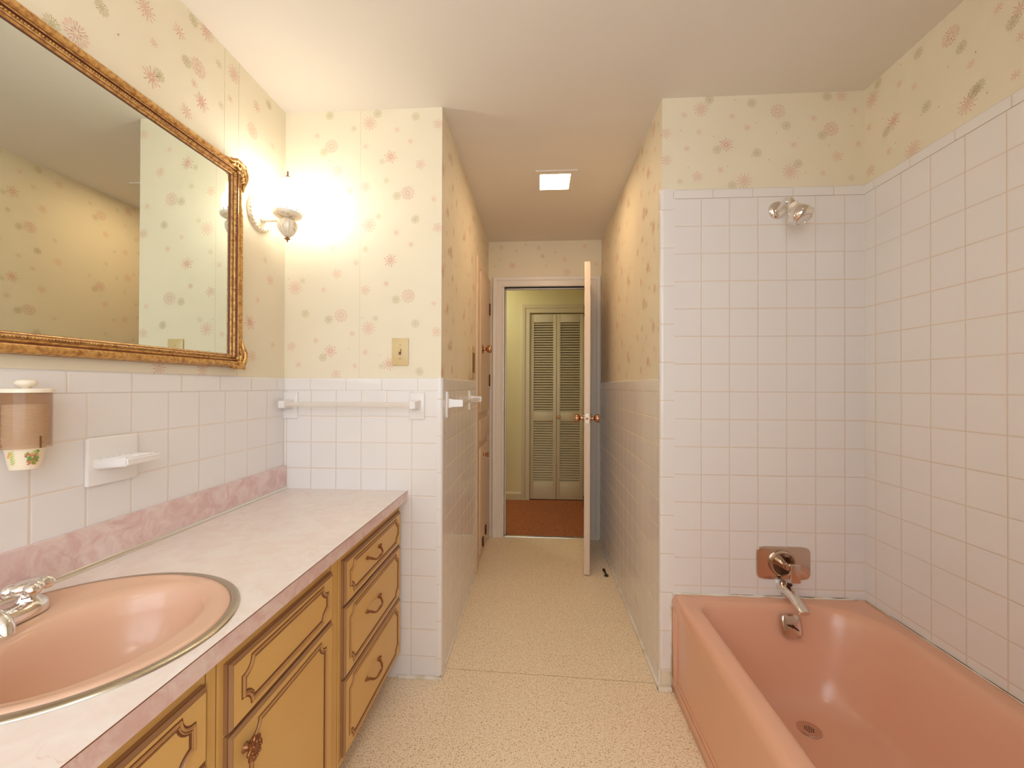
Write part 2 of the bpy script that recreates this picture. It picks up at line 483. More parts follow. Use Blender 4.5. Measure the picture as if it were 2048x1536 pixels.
F4 = from_crop(870, 460, 5.689, [(755,200,'P'),(1180,205,'P'),(1705,185,'P'),(1530,125,'O'),(1030,165,'o'),(925,240,'p'),(880,405,'S'),(1225,300,'O'),(1370,255,'o'),(1475,335,'P'),(1265,408,'p'),(1500,480,'R'),(1835,390,'P'),(680,415,'p'),(730,340,'p'),(650,225,'p')])
F5 = from_crop(0, 0, 5.12, [(1040,80,'O'),(1490,90,'D'),(1980,210,'O'),(780,340,'R'),(530,240,'O'),(1575,440,'p'),(1835,325,'P'),(1550,790,'S'),(1630,770,'O'),(1210,355,'d')])
F5 += from_crop(300, 0, 6.4, [(720,400,'D'),(470,790,'O'),(620,870,'R'),(880,820,'o'),(1075,950,'D'),(660,1310,'S'),(565,1070,'p'),(465,1430,'P'),(1025,1265,'p'),(910,1350,'o'),(1365,1360,'P'),(1520,1340,'O')])
F5 += [(505,262,'R'),(545,292,'o'),(500,645,'S'),(515,600,'p'),(540,560,'P'),(545,690,'p'),(505,712,'P'),(530,520,'o'),(438,328,'P')]
F5 += [(405,738,'P'),(318,736,'P')]
# one repeat of the pattern, for the walls the photograph shows only edge-on or in the mirror
CELL = []
for px, py, k in F1:
    if 246 <= py < 450:
        p = wall_pt('y', D, px, py); CELL.append((p.x + 1.0743, p.z, k))
def print_wall(bm, O, u, v, n, pts=None, area=None, off=(0, 0)):
    O, u, v, n = Vector(O), Vector(u), Vector(v), Vector(n)
    if pts:
        for p, k in pts:
            d = p - O; flake(bm, O, u, v, n, d.dot(u), d.dot(v), SZ[k], k)
    if area:
        a0, a1, b0, b1 = area
        W, H = 0.675, 0.425
        z0 = min(c[1] for c in CELL)
        for i in range(-8, 9):
            for j in range(-6, 7):
                for x, z, k in CELL:
                    a = x + i * W + off[0]; b = z - z0 + j * H + off[1]
                    if a0 + .01 < a < a1 - .01 and b0 + .01 < b < b1 - .01:
                        flake(bm, O, u, v, n, a, b, SZ[k], k)
PM = ['paper', 'pink', 'pink_pale', 'olive', 'seam']

# ------------------------------------------------------------------ room shell
bm = nb(); box(bm, XL - .1, XR + .1, YR - .1, DE + .11, -.1, 0)
struct('floor', bm, 'floor')
bm = nb(); box(bm, XL - .1, XR + .1, YR - .1, DE + .055, ZC, ZC + .1)
struct('ceiling', bm, 'ceiling')

# left wall
bm = nb(); box(bm, XL - .1, XL, YR - .1, D + .1, 0, ZC)
pts = [(wall_pt('x', XL, px, py), k) for px, py, k in F5]
pts = [(p, k) for p, k in pts if p.z < ZC - .012 and p.y < D - .01]
print_wall(bm, (XL, 0, 0), (0, 1, 0), (0, 0, 1), (1, 0, 0), pts)
print_wall(bm, (XL, 0, 0), (0, 1, 0), (0, 0, 1), (1, 0, 0), None, (YR, 0.70, WT, ZC))
for y in (1.35, 1.418): box(bm, XL, XL + .0004, y - .0006, y + .0006, 1.98 if y < 1.4 else WT, ZC, mi=4)
wl = struct('wall_left', bm, PM)
# cross wall, vanity side
bm = nb(); box(bm, XL, XCL, D, D + .1, 0, ZC)
pts = [(wall_pt('y', D, px, py), k) for px, py, k in F1]
pts = [(p, k) for p, k in pts if XL + .012 < p.x < XCL - .012 and WT + .01 < p.z < ZC - .012]
print_wall(bm, (0, D, 0), (1, 0, 0), (0, 0, 1), (0, -1, 0), pts)
box(bm, -.7485, -.7475, D - .0004, D, WT, ZC, mi=4)
wcl = struct('wall_front_left', bm, PM)
# corridor left wall
bm = nb(); box(bm, XCL - .1, XCL, D + .1, DE + .11, 0, ZC)
print_wall(bm, (XCL, 0, 0), (0, 1, 0), (0, 0, 1), (1, 0, 0), None, (D, 2.60, WT, ZC))
print_wall(bm, (XCL, 0, 0), (0, 1, 0), (0, 0, 1), (1, 0, 0), None, (2.60, DE, 2.06, ZC))
wkl = struct('wall_corridor_left', bm, PM)
# corridor right wall
bm = nb(); box(bm, XCR, XCR + .1, D + .1, DE + .11, 0, ZC)
print_wall(bm, (XCR, 0, 0), (0, 1, 0), (0, 0, 1), (-1, 0, 0), None, (D, DE, WT, ZC), (0.1, 0.2))
wkr = struct('wall_corridor_right', bm, PM)
# cross wall, tub side
bm = nb(); box(bm, XCR, XR + .1, D, D + .1, 0, ZC)
pts = [(wall_pt('y', D, px, py), k) for px, py, k in F2]
pts = [(p, k) for p, k in pts if XCR + .012 < p.x < XR - .012 and TT + .012 < p.z < ZC - .012]
print_wall(bm, (0, D, 0), (1, 0, 0), (0, 0, 1), (0, -1, 0), pts)
wcr = struct('wall_front_right', bm, PM)
# right wall
bm = nb(); box(bm, XR, XR + .1, YR - .1, D + .1, 0, ZC)
pts = [(wall_pt('x', XR, px, py), k) for px, py, k in F3]
pts = [(p, k) for p, k in pts if p.z > TT + .012 and p.z < ZC - .01 and p.y < D - .012]
print_wall(bm, (XR, 0, 0), (0, 1, 0), (0, 0, 1), (-1, 0, 0), pts)
wr = struct('wall_right', bm, PM)
# rear wall and the partition at the tub's rear end (both behind the camera)
bm = nb(); box(bm, XL, XR, YR - .1, YR, 0, ZC)
print_wall(bm, (0, YR, 0), (1, 0, 0), (0, 0, 1), (0, 1, 0), None, (XL, XR, .3, ZC))
struct('wall_rear', bm, PM)
bm = nb(); box(bm, XCR + .06, XR, TUBY - .1, TUBY, 0, ZC)
wtr = struct('wall_tub_rear', bm, PM)
# added fill light, shaped as a frosted window in the unseen rear wall
fill_win = bpy.data.objects.new('fill_window', None); COL.objects.link(fill_win); fill_win.location = (.1, YR, 1.0); fill_win['kind'] = 'structure'
bm = nb(); box(bm, -.95, 1.14, YR + .004, YR + .010, .95, 2.2); obj('fill_glass', bm, 'fill_glass', fill_win)
bm = nb()
for b_ in ((-1.0, 1.19, 2.2, 2.26), (-1.0, 1.19, .89, .95), (-1.0, -.95, .95, 2.2), (1.14, 1.19, .95, 2.2), (.08, .11, .95, 2.2)): box(bm, b_[0], b_[1], YR, YR + .022, b_[2], b_[3], .003)
obj('fill_frame', bm, 'white_paint', fill_win, 30)
# end wall with the door opening
OX0, OX1, OZ = -0.272, 0.402, 1.992
bm = nb()
box(bm, XCL, OX0, DE, HY0, 0, ZC); box(bm, OX1, XCR, DE, HY0, 0, ZC); box(bm, OX0, OX1, DE, HY0, OZ, ZC)
pts = [(wall_pt('y', DE, px, py), k) for px, py, k in F4]
pts = [(p, k) for p, k in pts if XCL + .01 < p.x < XCR - .01 and 2.08 < p.z < ZC - .01]
print_wall(bm, (0, DE, 0), (1, 0, 0), (0, 0, 1), (0, -1, 0), pts)
we = struct('wall_end', bm, PM)

# tile fields --------------------------------------------------------------
ZW0 = 1.1815; ZT0 = 1.9475
m_left = tile_mat('tile left wall', [('Y', .919, P), ('Z', ZW0, P)], grout=(0.66, 0.52, 0.38))
m_fl = tile_mat('tile cross wall left', [('X', -.521, .1075), ('Z', ZW0, P)])
m_kl = tile_mat('tile corridor', [('Y', 1.76, P), ('Z', ZW0, P)], grout=(0.86, 0.66, 0.38))
m_kr = tile_mat('tile corridor right', [('Y', 1.74, P), ('Z', ZW0, P)], grout=(0.86, 0.66, 0.38))
m_fr = tile_mat('tile tub end wall', [('X', .535, .1083), ('Z', ZT0, .1095)])
m_r = tile_mat('tile right wall', [('Y', 1.1977, P), ('Z', ZT0, .1095)])
m_e = tile_mat('tile end wall', [('Z', ZW0, P)])
m_tr = tile_mat('tile tub rear wall', [('X', .535, .1083), ('Z', ZT0, .1095)])
m_capy = tile_mat('cap tile along y', [('Y', .875, .152)])
m_capx = tile_mat('cap tile along x', [('X', -.497, .1525)])
m_capx2 = tile_mat('cap tile along x tub', [('X', .535, .152)])
m_capy2 = tile_mat('cap tile along y tub', [('Y', 1.64, .152)])
m_col = tile_mat('corner tile', [('Z', 1.905, .152)])

CAPH = .0515
def field(name, bounds, m, parent):
    bm = nb(); box(bm, *bounds); return obj(name, bm, m, parent)
field('wall_tile', (XL, XL + TH, -.3, D, .70, WT - CAPH), m_left, wl)
field('wall_tile', (XL + TH, XCL - .012, D - TH, D, 0, WT - CAPH), m_fl, wcl)
field('wall_tile', (XCL, XCL + TH, D + .012, 2.615, 0.012, WT - CAPH), m_kl, wkl)
field('wall_tile', (XCR - TH, XCR, D + .012, DE - .001, 0.012, WT - CAPH), m_kr, wkr)
field('wall_tile', (.535, XR - TH, D - TH, D, .30, TT - .0385), m_fr, wcr)
field('wall_tile', (XR - TH, XR, TUBY, D, .30, TT - .0385), m_r, wr)
field('wall_tile', (XCR + .08, XR - TH, TUBY, TUBY + TH, .30, TT - .0385), m_tr, wtr)
bm = nb(); box(bm, XCL, -.372, DE - TH, DE, 0, WT - .01, .003); box(bm, .484, XCR - TH, DE - TH, DE, 0, WT - .01)
obj('wall_tile', bm, m_e, we)

def cap(name, A, B, out, h, top, m, parent):
    """bullnose cap running A->B, 'out' pointing into the room"""
    t = TH + .0015
    r = .009
    prof = [(0, top - h), (t, top - h)]
    for k in range(7):
        a = k / 6 * PI / 2
        prof.append((t - r + r * math.cos(a) if t > r else t * math.cos(a), top - r + r * math.sin(a)))
    prof.append((0, top))
    bm = nb(); extrude_profile(bm, prof, A, B, out, (0, 0, 1))
    return obj(name, bm, m, parent, 40)
cap('cap_tile', (XL, -.3, 0), (XL, D - TH, 0), (1, 0, 0), CAPH, WT, m_capy, wl)
cap('cap_tile', (XL + TH, D, 0), (XCL - .01, D, 0), (0, -1, 0), CAPH, WT, m_capx, wcl)
cap('cap_tile', (XCL, D + .006, 0), (XCL, 2.615, 0), (1, 0, 0), CAPH, WT, m_capy, wkl)
cap('cap_tile', (XCR, D + .008, 0), (XCR, DE, 0), (-1, 0, 0), CAPH, WT, m_capy, wkr)
cap('cap_tile', (.50, D - .0005, 0), (XR - TH, D - .0005, 0), (0, -1, 0), .038, TT, m_capx2, wcr)
cap('cap_tile', (XR, TUBY, 0), (XR, D - TH, 0), (-1, 0, 0), .038, TT, m_capy2, wr)

def corner_col(cx, cy, sx, z0, z1, flat_on, parent):
    """vertical bullnose at the outer corner (cx,cy); sx = +1 when the corridor lies at +x"""
    r = .013; t = TH + .0012
    P_ = []
    # faces: corridor face x = cx + sx*t ; room face y = cy - t
    ex, ey = (.014, .052) if flat_on == 'corridor' else (.047, .014)
    P_.append((cx - sx * ex, cy)); P_.append((cx - sx * ex, cy - t))
    ccx, ccy = cx + sx * (t - r), cy - t + r
    for k in range(9):
        a = k / 8 * PI / 2
        P_.append((ccx + sx * r * math.sin(a), ccy - r * math.cos(a)))
    P_.append((cx + sx * t, cy + ey)); P_.append((cx, cy + ey)); P_.append((cx, cy))
    bm = nb()
    ra = [bm.verts.new((x, y, z0)) for x, y in P_]; rb = [bm.verts.new((x, y, z1)) for x, y in P_]
    for i in range(len(P_)):
        j = (i + 1) % len(P_); bm.faces.new((ra[i], ra[j], rb[j], rb[i]))
    bm.faces.new(ra); bm.faces.new(rb)
    return obj('corner_tile', bm, m_col, parent, 35)
corner_col(XCL, D, 1, 0, WT, 'corridor', wcl)
corner_col(XCR, D - .0005, -1, .075, TT, 'room', wcr)

# floor trims -----------------------------------------------------------------
bm = nb(); box(bm, XCL, XCL + TH + .006, D - .02, 2.61, 0, .013, .003); box(bm, XCL - .17, XCL + .010, D - TH - .012, D - TH, 0, .013, .003)
struct('baseboard_left', bm, 'caulk')
bm = nb(); box(bm, XCR - TH - .011, XCR, D - .02, DE - .02, 0, .014, .003); box(bm, XCR - TH - .011, .529, D - .022, D - .0005, 0, .016, .003)
struct('baseboard_right', bm, 'caulk')
bm = nb(); box(bm, OX0 + .005, OX1, DE - .004, DE + .03, 0, .006, .002)
struct('trim_1', bm, 'alu', label='thin metal threshold strip at the doorway')
# caulk bead around the tub
bm = nb()
tube(bm, [(.531 + i * .0366, D - TH - .004, .3835 + .0012 * math.sin(i * 2.1)) for i in range(20)], [.0045 + .0012 * math.sin(i * 1.7) for i in range(20)], 8)
tube(bm, [(XR - TH - .003, D - TH - .01 - i * .15, .3835) for i in range(11)], .003, 8)
tube(bm, [(.527, D - TH - .002, .06 + i * .04) for i in range(9)], [.003 + .001 * math.sin(i * 2.3) for i in range(9)], 8)
tube(bm, [(XR - TH - .004, D - TH - .12 - i * .03, .3865) for i in range(22)], [.0012 if (i * 7) % 5 else .0004 for i in range(22)], 6, mi=1)
tube(bm, [(.75 + i * .028, D - TH - .0045, .3872) for i in range(17)], [.0012 if i % 4 else .0003 for i in range(17)], 6, mi=1)
struct('trim_2', bm, ['caulk', 'glaze'], label='caulk line where the tub meets the tile')

# ------------------------------------------------------------------ hall beyond the door
bm = nb(); box(bm, -2.2, 1.6, HY0, HY1 + .7, -.08, .004); box(bm, OX0, OX1, DE + .028, HY0, 0, .004)
struct('floor_hall', bm, 'carpet')
bm = nb(); box(bm, -2.2, 1.6, HY0, HY1 + .1, ZC, ZC + .1); struct('ceiling_hall', bm, 'paint_hall')
bm = nb(); box(bm, -2.2, -.087, HY1, HY1 + .1, 0, ZC); box(bm, .475, 1.6, HY1, HY1 + .1, 0, ZC); box(bm, -.087, .475, HY1, HY1 + .1, 1.972, ZC)
struct('wall_hall_far', bm, 'paint_hall')
bm = nb(); box(bm, -2.3, -2.2, HY0 - .02, HY1 + .1, 0, ZC); struct('wall_hall_left', bm, 'paint_hall')
bm = nb(); box(bm, 1.6, 1.7, HY0 - .02, HY1 + .1, 0, ZC); struct('wall_hall_right', bm, 'paint_hall')
bm = nb(); box(bm, -2.2, XCL - .1, HY0 - .02, HY0, 0, ZC); box(bm, XCR + .1, 1.6, HY0 - .02, HY0, 0, ZC)
struct('wall_hall_near', bm, 'paint_hall')
bm = nb()
extrude_profile(bm, [(0, .004), (.014, .004), (.014, .065), (.008, .078), (0, .084)], (-2.2, HY1, 0), (-.178, HY1, 0), (0, -1, 0), (0, 0, 1))
struct('baseboard_hall', bm, 'paint_bifold')

# ------------------------------------------------------------------ bathroom door with its frame
def casing(bm, x0, x1, zt, y, out, wid, mi=0, z0=0.0):
    """three-sided moulded casing on the plane y; x0,x1,zt = inner edges"""
    prof = [(0, .006), (.004, .013), (.010, .015), (.034, .012), (.045, .012), (.052, .018), (.060, .021), (wid - .004, .021), (wid, .017), (wid, 0)]
    pts_in = [Vector((x0, y, z0)), Vector((x0, y, zt)), Vector((x1, y, zt)), Vector((x1, y, z0))]
    outd = [Vector((-1, 0, 0)), Vector((-1, 0, 1)), Vector((1, 0, 1)), Vector((1, 0, 0))]
    rings = []
    for p, d in zip(pts_in, outd):
        rings.append([bm.verts.new(p + d * a + Vector(out) * b) for a, b in [(0, 0)] + prof])
    for A, B in zip(rings, rings[1:]):
        for k in range(len(A) - 1):
            f = bm.faces.new((A[k], A[k + 1], B[k + 1], B[k])); f.material_index = mi
    for R in (rings[0], rings[-1]): bm.faces.new(R)

dr = bpy.data.objects.new('door_1', None); COL.objects.link(dr); dr.location = (.383, DE, 0); dr['kind'] = 'structure'
bm = nb(); casing(bm, OX0 - .014, OX1 + .004, OZ, DE, (0, -1, 0), .079)
obj('door_casing', bm, 'white_paint', dr, 25)
bm = nb()
box(bm, OX0 - .016, OX0, DE - .002, HY0 + .002, 0, OZ + .016, .001); box(bm, OX1, OX1 + .016, DE - .002, HY0 + .002, 0, OZ + .016, .001)
box(bm, OX0, OX1, DE - .002, HY0 + .002, OZ, OZ + .016, .001)
box(bm, OX0, OX0 + .011, DE + .040, DE + .075, 0, OZ, .002); box(bm, OX0, OX1, DE + .040, DE + .075, OZ - .011, OZ, .002)
box(bm, OX1 - .011, OX1, DE + .040, DE + .075, 0, OZ, .002)
obj('door_jamb', bm, 'white_paint', dr, 25)
bm = nb(); box(bm, OX0 - .0005, OX0 + .0015, DE + .004, DE + .034, .955, 1.012)
obj('strike_plate', bm, 'bronze', dr)
# leaf: swung open to a near edge at (.308, 2.655)
HG = Vector((.383, 3.298, 0)); NE = Vector((.3085, 2.652, 0))
dv = (NE - HG); LW = dv.length; dv.normalize(); dn = Vector((dv.y, -dv.x, 0))   # dn: sideways
ang = math.atan2(dv.y, dv.x)
def to_leaf(bm):
    bmesh.ops.transform(bm, matrix=Matrix.Translation(HG) @ Matrix.Rotation(ang, 4, 'Z'), verts=bm.verts)
bm = nb(); box(bm, 0, LW, -.0185, .0185, .012, 1.992, .0015); to_leaf(bm)
leaf = obj('door_leaf', bm, 'door_paint', dr, 30)
def tulip_knob(bm, o, axis):
    lathe(bm, [(0.0, 0), (.031, 0), (.031, .003), (.024, .007), (.010, .009), (.0095, .022), (.013, .027), (.022, .032), (.0265, .042), (.027, .054), (.024, .060), (.019, .0605), (.015, .056), (0, .055)], o, axis, 32, flute=None)
for s in (-1, 1):
    bm = nb(); tulip_knob(bm, (LW - .062, s * .0185, .995), (0, s, 0)); to_leaf(bm)
    obj('door_knob', bm, 'copper', leaf, 35)
bm = nb(); box(bm, LW, LW + .0012, -.0115, .0115, .965, 1.028, .0005); to_leaf(bm)
obj('latch_plate', bm, 'nickel', leaf)
bm = nb(); box(bm, LW + .001, LW + .007, -.006, .006, .990, 1.004, .002); to_leaf(bm)
obj('latch_bolt', bm, 'brass', leaf)
for z in (.25, 1.75):
    bm = nb(); lathe(bm, [(0, 0), (.006, 0), (.006, .09), (0, .09)], (-.004, -.022, z), (0, 0, 1), 12); to_leaf(bm)
    obj('door_hinge', bm, 'bronze', leaf)

# ------------------------------------------------------------------ louvred closet doors in the hall
d2 = bpy.data.objects.new('door_2', None); COL.objects.link(d2); d2.location = (.193, HY1, 0); d2['kind'] = 'structure'
bm = nb(); casing(bm, -.087, .475, 1.972, HY1, (0, -1, 0), .088, z0=.004)
obj('door_casing', bm, 'paint_bifold', d2, 25)
for i, xa in enumerate((-.085, .195)):
    xb = xa + .277
    bm = nb()
    ya, yb = HY1 + .008, HY1 + .036
    st = .036
    box(bm, xa, xa + st, ya, yb, .012, 1.964, .002); box(bm, xb - st, xb, ya, yb, .012, 1.964, .002)
    for z0, z1 in ((.012, .191), (.833, .931), (1.876, 1.964)): box(bm, xa + st, xb - st, ya, yb, z0, z1, .001)
    pn = obj('door_panel', bm, 'paint_bifold', d2, 30)
    bm = nb()
    for z0, z1 in ((.191, .833), (.931, 1.876)):
        n = int(round((z1 - z0) / .0262)); s = (z1 - z0) / n
        for k in range(n):
            zc = z0 + (k + .5) * s
            vs = [(ya + .003, zc - .0085), (ya + .0045, zc - .0120), (yb - .004, zc + .0065), (yb - .006, zc + .0090)]
            extrude_profile(bm, vs, (xa + st - .002, 0, 0), (xb - st + .002, 0, 0), (0, 1, 0), (0, 0, 1))
    obj('louvres', bm, 'paint_bifold', pn)
    if i == 1:
        bm = nb(); lathe(bm, [(0, 0), (.009, 0), (.006, .006), (.007, .012), (.016, .018), (.019, .026), (.015, .033), (0, .036)], (xa + .02, ya, .88), (0, -1, 0), 24)
        obj('closet_knob', bm, M['gold'], pn, 40)
bm = nb(); box(bm, -.15, .54, HY1 + .10, HY1 + .6, .004, 2.0); struct('closet_shade_block', bm, 'gold_dark')  # dark colour stands in for the shade inside the closet

# ------------------------------------------------------------------ built-in linen cabinet (left wall of the corridor)
lc = thing('linen_cabinet', 'built-in tan linen cabinet with upper and lower doors in the left corridor wall', 'cabinet', (XCL, 2.95, 0))
bm = nb()
box(bm, XCL, XCL + .016, 2.618, 2.70, .015, 2.035, .003); box(bm, XCL, XCL + .016, 3.215, 3.290, .015, 2.035, .003)
box(bm, XCL, XCL + .015, 2.70, 3.215, 1.975, 2.035, .003); box(bm, XCL, XCL + .006, 2.70, 3.215, .015, 1.975)
obj('cabinet_frame', bm, 'linen', lc, 30)
def lin_door(z0, z1, name='door'):
    bm = nb(); box(bm, XCL + .006, XCL + .021, 2.725, 3.190, z0, z1, .003); return obj(name, bm, 'linen', lc, 30)
up = lin_door(1.025, 1.965); dw = lin_door(.835, .975, 'drawer'); lo = lin_door(.09, .785)
def small_knob(y, z, parent, r=1.0):
    bm = nb(); lathe(bm, [(0, 0), (.014 * r, 0), (.013 * r, .003), (.006 * r, .006), (.006 * r, .014), (.013 * r, .020), (.016 * r, .029), (.0165 * r, .038), (.013 * r, .041), (0, .041)], (XCL + .021, y, z), (1, 0, 0), 24)
    obj('knob', bm, 'copper', parent, 40)
bm = nb(); tulip_knob(bm, (XCL + .021, 2.81, 1.452), (1, 0, 0)); obj('knob', bm, 'copper', up, 35)
small_knob(2.86, .727, lo)
def hinge(y, z, h, parent):
    bm = nb(); box(bm, XCL + .0165, XCL + .023, y, y + .03, z - h / 2, z + h / 2, .002); lathe(bm, [(0, 0), (.005, 0), (.005, h), (0, h)], (XCL + .025, y + .004, z - h / 2), (0, 0, 1), 10)
    obj('hinge', bm, 'bronze', parent)
hinge(3.19, 1.793, .09, up); hinge(3.19, 1.245, .09, up)
def butterfly(y, z, parent):
    bm = nb()
    pr = []
    for k in range(24):
        a = 2 * PI * k / 24
        r = .020 + .010 * abs(math.sin(2 * a)) + .006 * math.cos(2 * a)
        pr.append((r * math.cos(a) * 1.0, r * math.sin(a) * 1.35))
    extrude_profile(bm, pr, (XCL + .0215, y, z), (XCL + .0255, y, z), (0, 1, 0), (0, 0, 1))
    tube(bm, [(XCL + .027, y, z - .035), (XCL + .027, y, z + .035)], .004, 8)
    for dz in (-.02, .02): lathe(bm, [(0, 0), (.004, 0), (0, .003)], (XCL + .0255, y + .008, z + dz), (1, 0, 0), 8)
    obj('hinge', bm, 'bronze', parent)
butterfly(2.99, .165, lo); butterfly(2.84, .135, lo)

# narrow ivory plate on the wallpaper before the cabinet
bm = nb(); box(bm, XCL, XCL + .010, 2.42, 2.545, 1.245, 1.440, .003)
pl = thing('wall_plate', 'narrow ivory wall plate on the corridor wallpaper beside the linen cabinet', 'wall plate', (XCL, 2.48, 1.34))
obj('plate', bm, 'ivory', pl, 30)
bm = nb(); box(bm, XCL + .010, XCL + .014, 2.455, 2.51, 1.28, 1.40, .001); obj('grille', bm, 'switch_slot', pl)

# ------------------------------------------------------------------ light switch
sw = thing('light_switch', 'ivory toggle light switch on the papered wall above the towel bar', 'light switch', (-.573, D, 1.341))
bm = nb()
box(bm, -.608, -.538, D - .006, D - .0005, 1.284, 1.398, .0022)
obj('cover_plate', bm, 'ivory', sw, 40)
bm = nb(); box(bm, -.5785, -.5675, D - .0065, D - .0055, 1.329, 1.353); obj('toggle_slot', bm, 'switch_slot', sw)
bm = nb(); box(bm, -.5775, -.5685, D - .016, D - .006, 1.340, 1.352, .002); obj('toggle', bm, 'ivory', sw, 40)
for z in (1.311, 1.371):
    bm = nb(); lathe(bm, [(0, 0), (.003, 0), (.0025, .0012), (0, .0015)], (-.573, D - .006, z), (0, -1, 0), 12); obj('screw', bm, 'nickel', sw)

# ------------------------------------------------------------------ ceiling light in the corridor
cl = thing('ceiling_light', 'small square recessed light glowing white in the corridor ceiling', 'light', (.09, 2.345, ZC))
bm = nb()
x0, x1, y0, y1 = -.018, .205, 2.222, 2.468
ix0, ix1, iy0, iy1 = .006, .171, 2.256, 2.432
for b_ in ((x0, x1, y0, iy0), (x0, x1, iy1, y1), (x0, ix0, iy0, iy1), (ix1, x1, iy0, iy1)): box(bm, *b_, ZC - .006, ZC)
obj('light_frame', bm, 'ceiling', cl)
bm = nb(); box(bm, ix0, ix1, iy0, iy1, ZC - .003, ZC, 0); obj('light_lens', bm, 'panel', cl)

# ceiling domes out of the frame: one added as fill behind the camera, and one in the hall
def dome(loc, r, label, m):
    t = thing('ceiling_dome', label, 'light', loc)
    x, y, z = loc
    bm = nb(); lathe(bm, [(0, 0), (r + .012, 0), (r + .012, -.018), (r, -.02), (0, -.02)], loc, (0, 0, 1), 40); obj('light_base', bm, 'alu', t, 40)
    bm = nb(); lathe(bm, [(r, -.02)] + [(r * math.cos(a), -.02 - .065 * math.sin(a)) for a in [k / 8 * PI / 2 for k in range(1, 8)]] + [(0, -.085)], loc, (0, 0, 1), 40)
    obj('glass_dome', bm, m, t, 60)
dome((.1, -.35, ZC), .14, 'added round fill lamp on the unseen ceiling behind the camera', 'dome')
dome((-.75, 3.9, ZC), .13, 'round lit ceiling dome in the hall beyond the door', 'hall_dome')

# ------------------------------------------------------------------ wall sconces
def sconce(y, label):
    x = XL; gx = -.961
    t = thing('wall_sconce', label, 'wall lamp', (x, y, 1.86), 'sconces flanking the mirror')
    bm = nb()
    lathe(bm, [(0, 0), (.069, 0), (.070, .004), (.066, .010), (.056, .013), (.052, .009), (.046, .009), (.030, .015), (.014, .020), (0, .021)], (x, y, 1.86), (1, 0, 0), 56)
    for k in range(28):
        a = 2 * PI * k / 28
        c = Vector((x + .012, y + .061 * math.cos(a), 1.86 + .061 * math.sin(a)))
        d = Vector((0, -math.sin(a + .7), math.cos(a + .7)))
        tube(bm, [c - d * .007, c, c + d * .007], [.0015, .003, .0015], 6)
    obj('backplate', bm, 'sconce_metal', t, 50)
    bm = nb()
    tube(bm, [(x + .018, y, 1.835), (x + .045, y, 1.832), (gx - .02, y, 1.832)], .0055, 10)
    lathe(bm, [(0, 0), (.012, 0), (.010, .006), (.006, .010), (0, .010)], (x + .018, y, 1.835), (1, 0, 0), 20)
    obj('arm', bm, 'sconce_metal', t, 50)
    bm = nb()
    lathe(bm, [(0, 1.838), (.022, 1.838), (.040, 1.843), (.049, 1.848), (.051, 1.854), (.049, 1.860), (.044, 1.858), (.030, 1.852), (0, 1.850)], (gx, y, 0), (0, 0, 1), 48)
    for k in range(18):
        a = 2 * PI * k / 18
        c = Vector((gx + .047 * math.cos(a), y + .047 * math.sin(a), 1.858))
        o_ = Vector((math.cos(a), math.sin(a), 0))
        tube(bm, [c, c + o_ * .003 + Vector((0, 0, .008)), c + o_ * .006 + Vector((0, 0, .014))], [.0036, .0034, .0008], 6)
    obj('gallery', bm, 'sconce_metal', t, 50)
    bm = nb()
    lathe(bm, [(.008, 1.768), (.018, 1.776), (.028, 1.790), (.034, 1.806), (.034, 1.820), (.027, 1.832), (.020, 1.837), (0, 1.837)], (gx, y, 0), (0, 0, 1), 64, flute=(14, .045))
    obj('fluted_bowl', bm, 'sconce_metal', t, 60)
    bm = nb()
    lathe(bm, [(0, 1.748), (.003, 1.750), (.003, 1.757), (.010, 1.760), (.010, 1.763), (.004, 1.766), (.006, 1.770), (0, 1.772)], (gx, y, 0), (0, 0, 1), 24)
    obj('finial', bm, 'brass', t, 50)
    bm = nb()
    lathe(bm, [(0, 1.852), (.026, 1.852), (.032, 1.862), (.042, 1.878), (.047, 1.896), (.046, 1.915), (.040, 1.932), (.032, 1.944), (.030, 1.950), (.031, 1.960), (.028, 1.974), (.020, 1.986), (.010, 1.993), (0, 1.995)], (gx, y, 0), (0, 0, 1), 40)
    obj('glass_shade', bm, 'shade', t, 60)
    bm = nb()
    lathe(bm, [(0, 1.995), (.009, 1.996), (.008, 2.000), (.003, 2.004), (.003, 2.020), (0, 2.022)], (gx, y, 0), (0, 0, 1), 16)
    obj('top_finial', bm, 'brass', t, 50)
    return t
sc = sconce(1.530, 'lit milk-glass wall sconce with fluted cream bowl right of the gold mirror')
dup(sc, (0, .330 - 1.530, 0), 'matching lit wall sconce at the far left end of the gold mirror')

# ------------------------------------------------------------------ gold framed mirror
MY0, MY1, MZ0, MZ1 = .45, 1.412, 1.262, 1.974
mi_ = thing('wall_mirror', 'large rectangular mirror in an ornate gold frame on the left wall', 'mirror', (XL, .93, MZ0))
FW = .046
bm = nb(); box(bm, XL + .004, XL + .009, MY0 + FW - .006, MY1 - FW + .006, MZ0 + FW - .006, MZ1 - FW + .006)
obj('mirror_glass', bm, 'mirror', mi_)
bm = nb()
path = [Vector((XL, MY0, MZ0)), Vector((XL, MY1, MZ0)), Vector((XL, MY1, MZ1)), Vector((XL, MY0, MZ1))]
prof = [(0, .0, 2), (0, .014, 0), (.0015, .022, 0), (.005, .028, 0), (.011, .031, 0), (.018, .029, 0), (.0215, .023, 2), (.0235, .023, 0), (.026, .027, 0), (.029, .027, 2), (.0305, .021, 0), (.033, .022, 0), (.0365, .022, 0), (.039, .018, 2), (.041, .0175, 0), (.045, .013, 2), (.046, .009, 2)]
sweep_loop(bm, path, prof, (1, 0, 0))
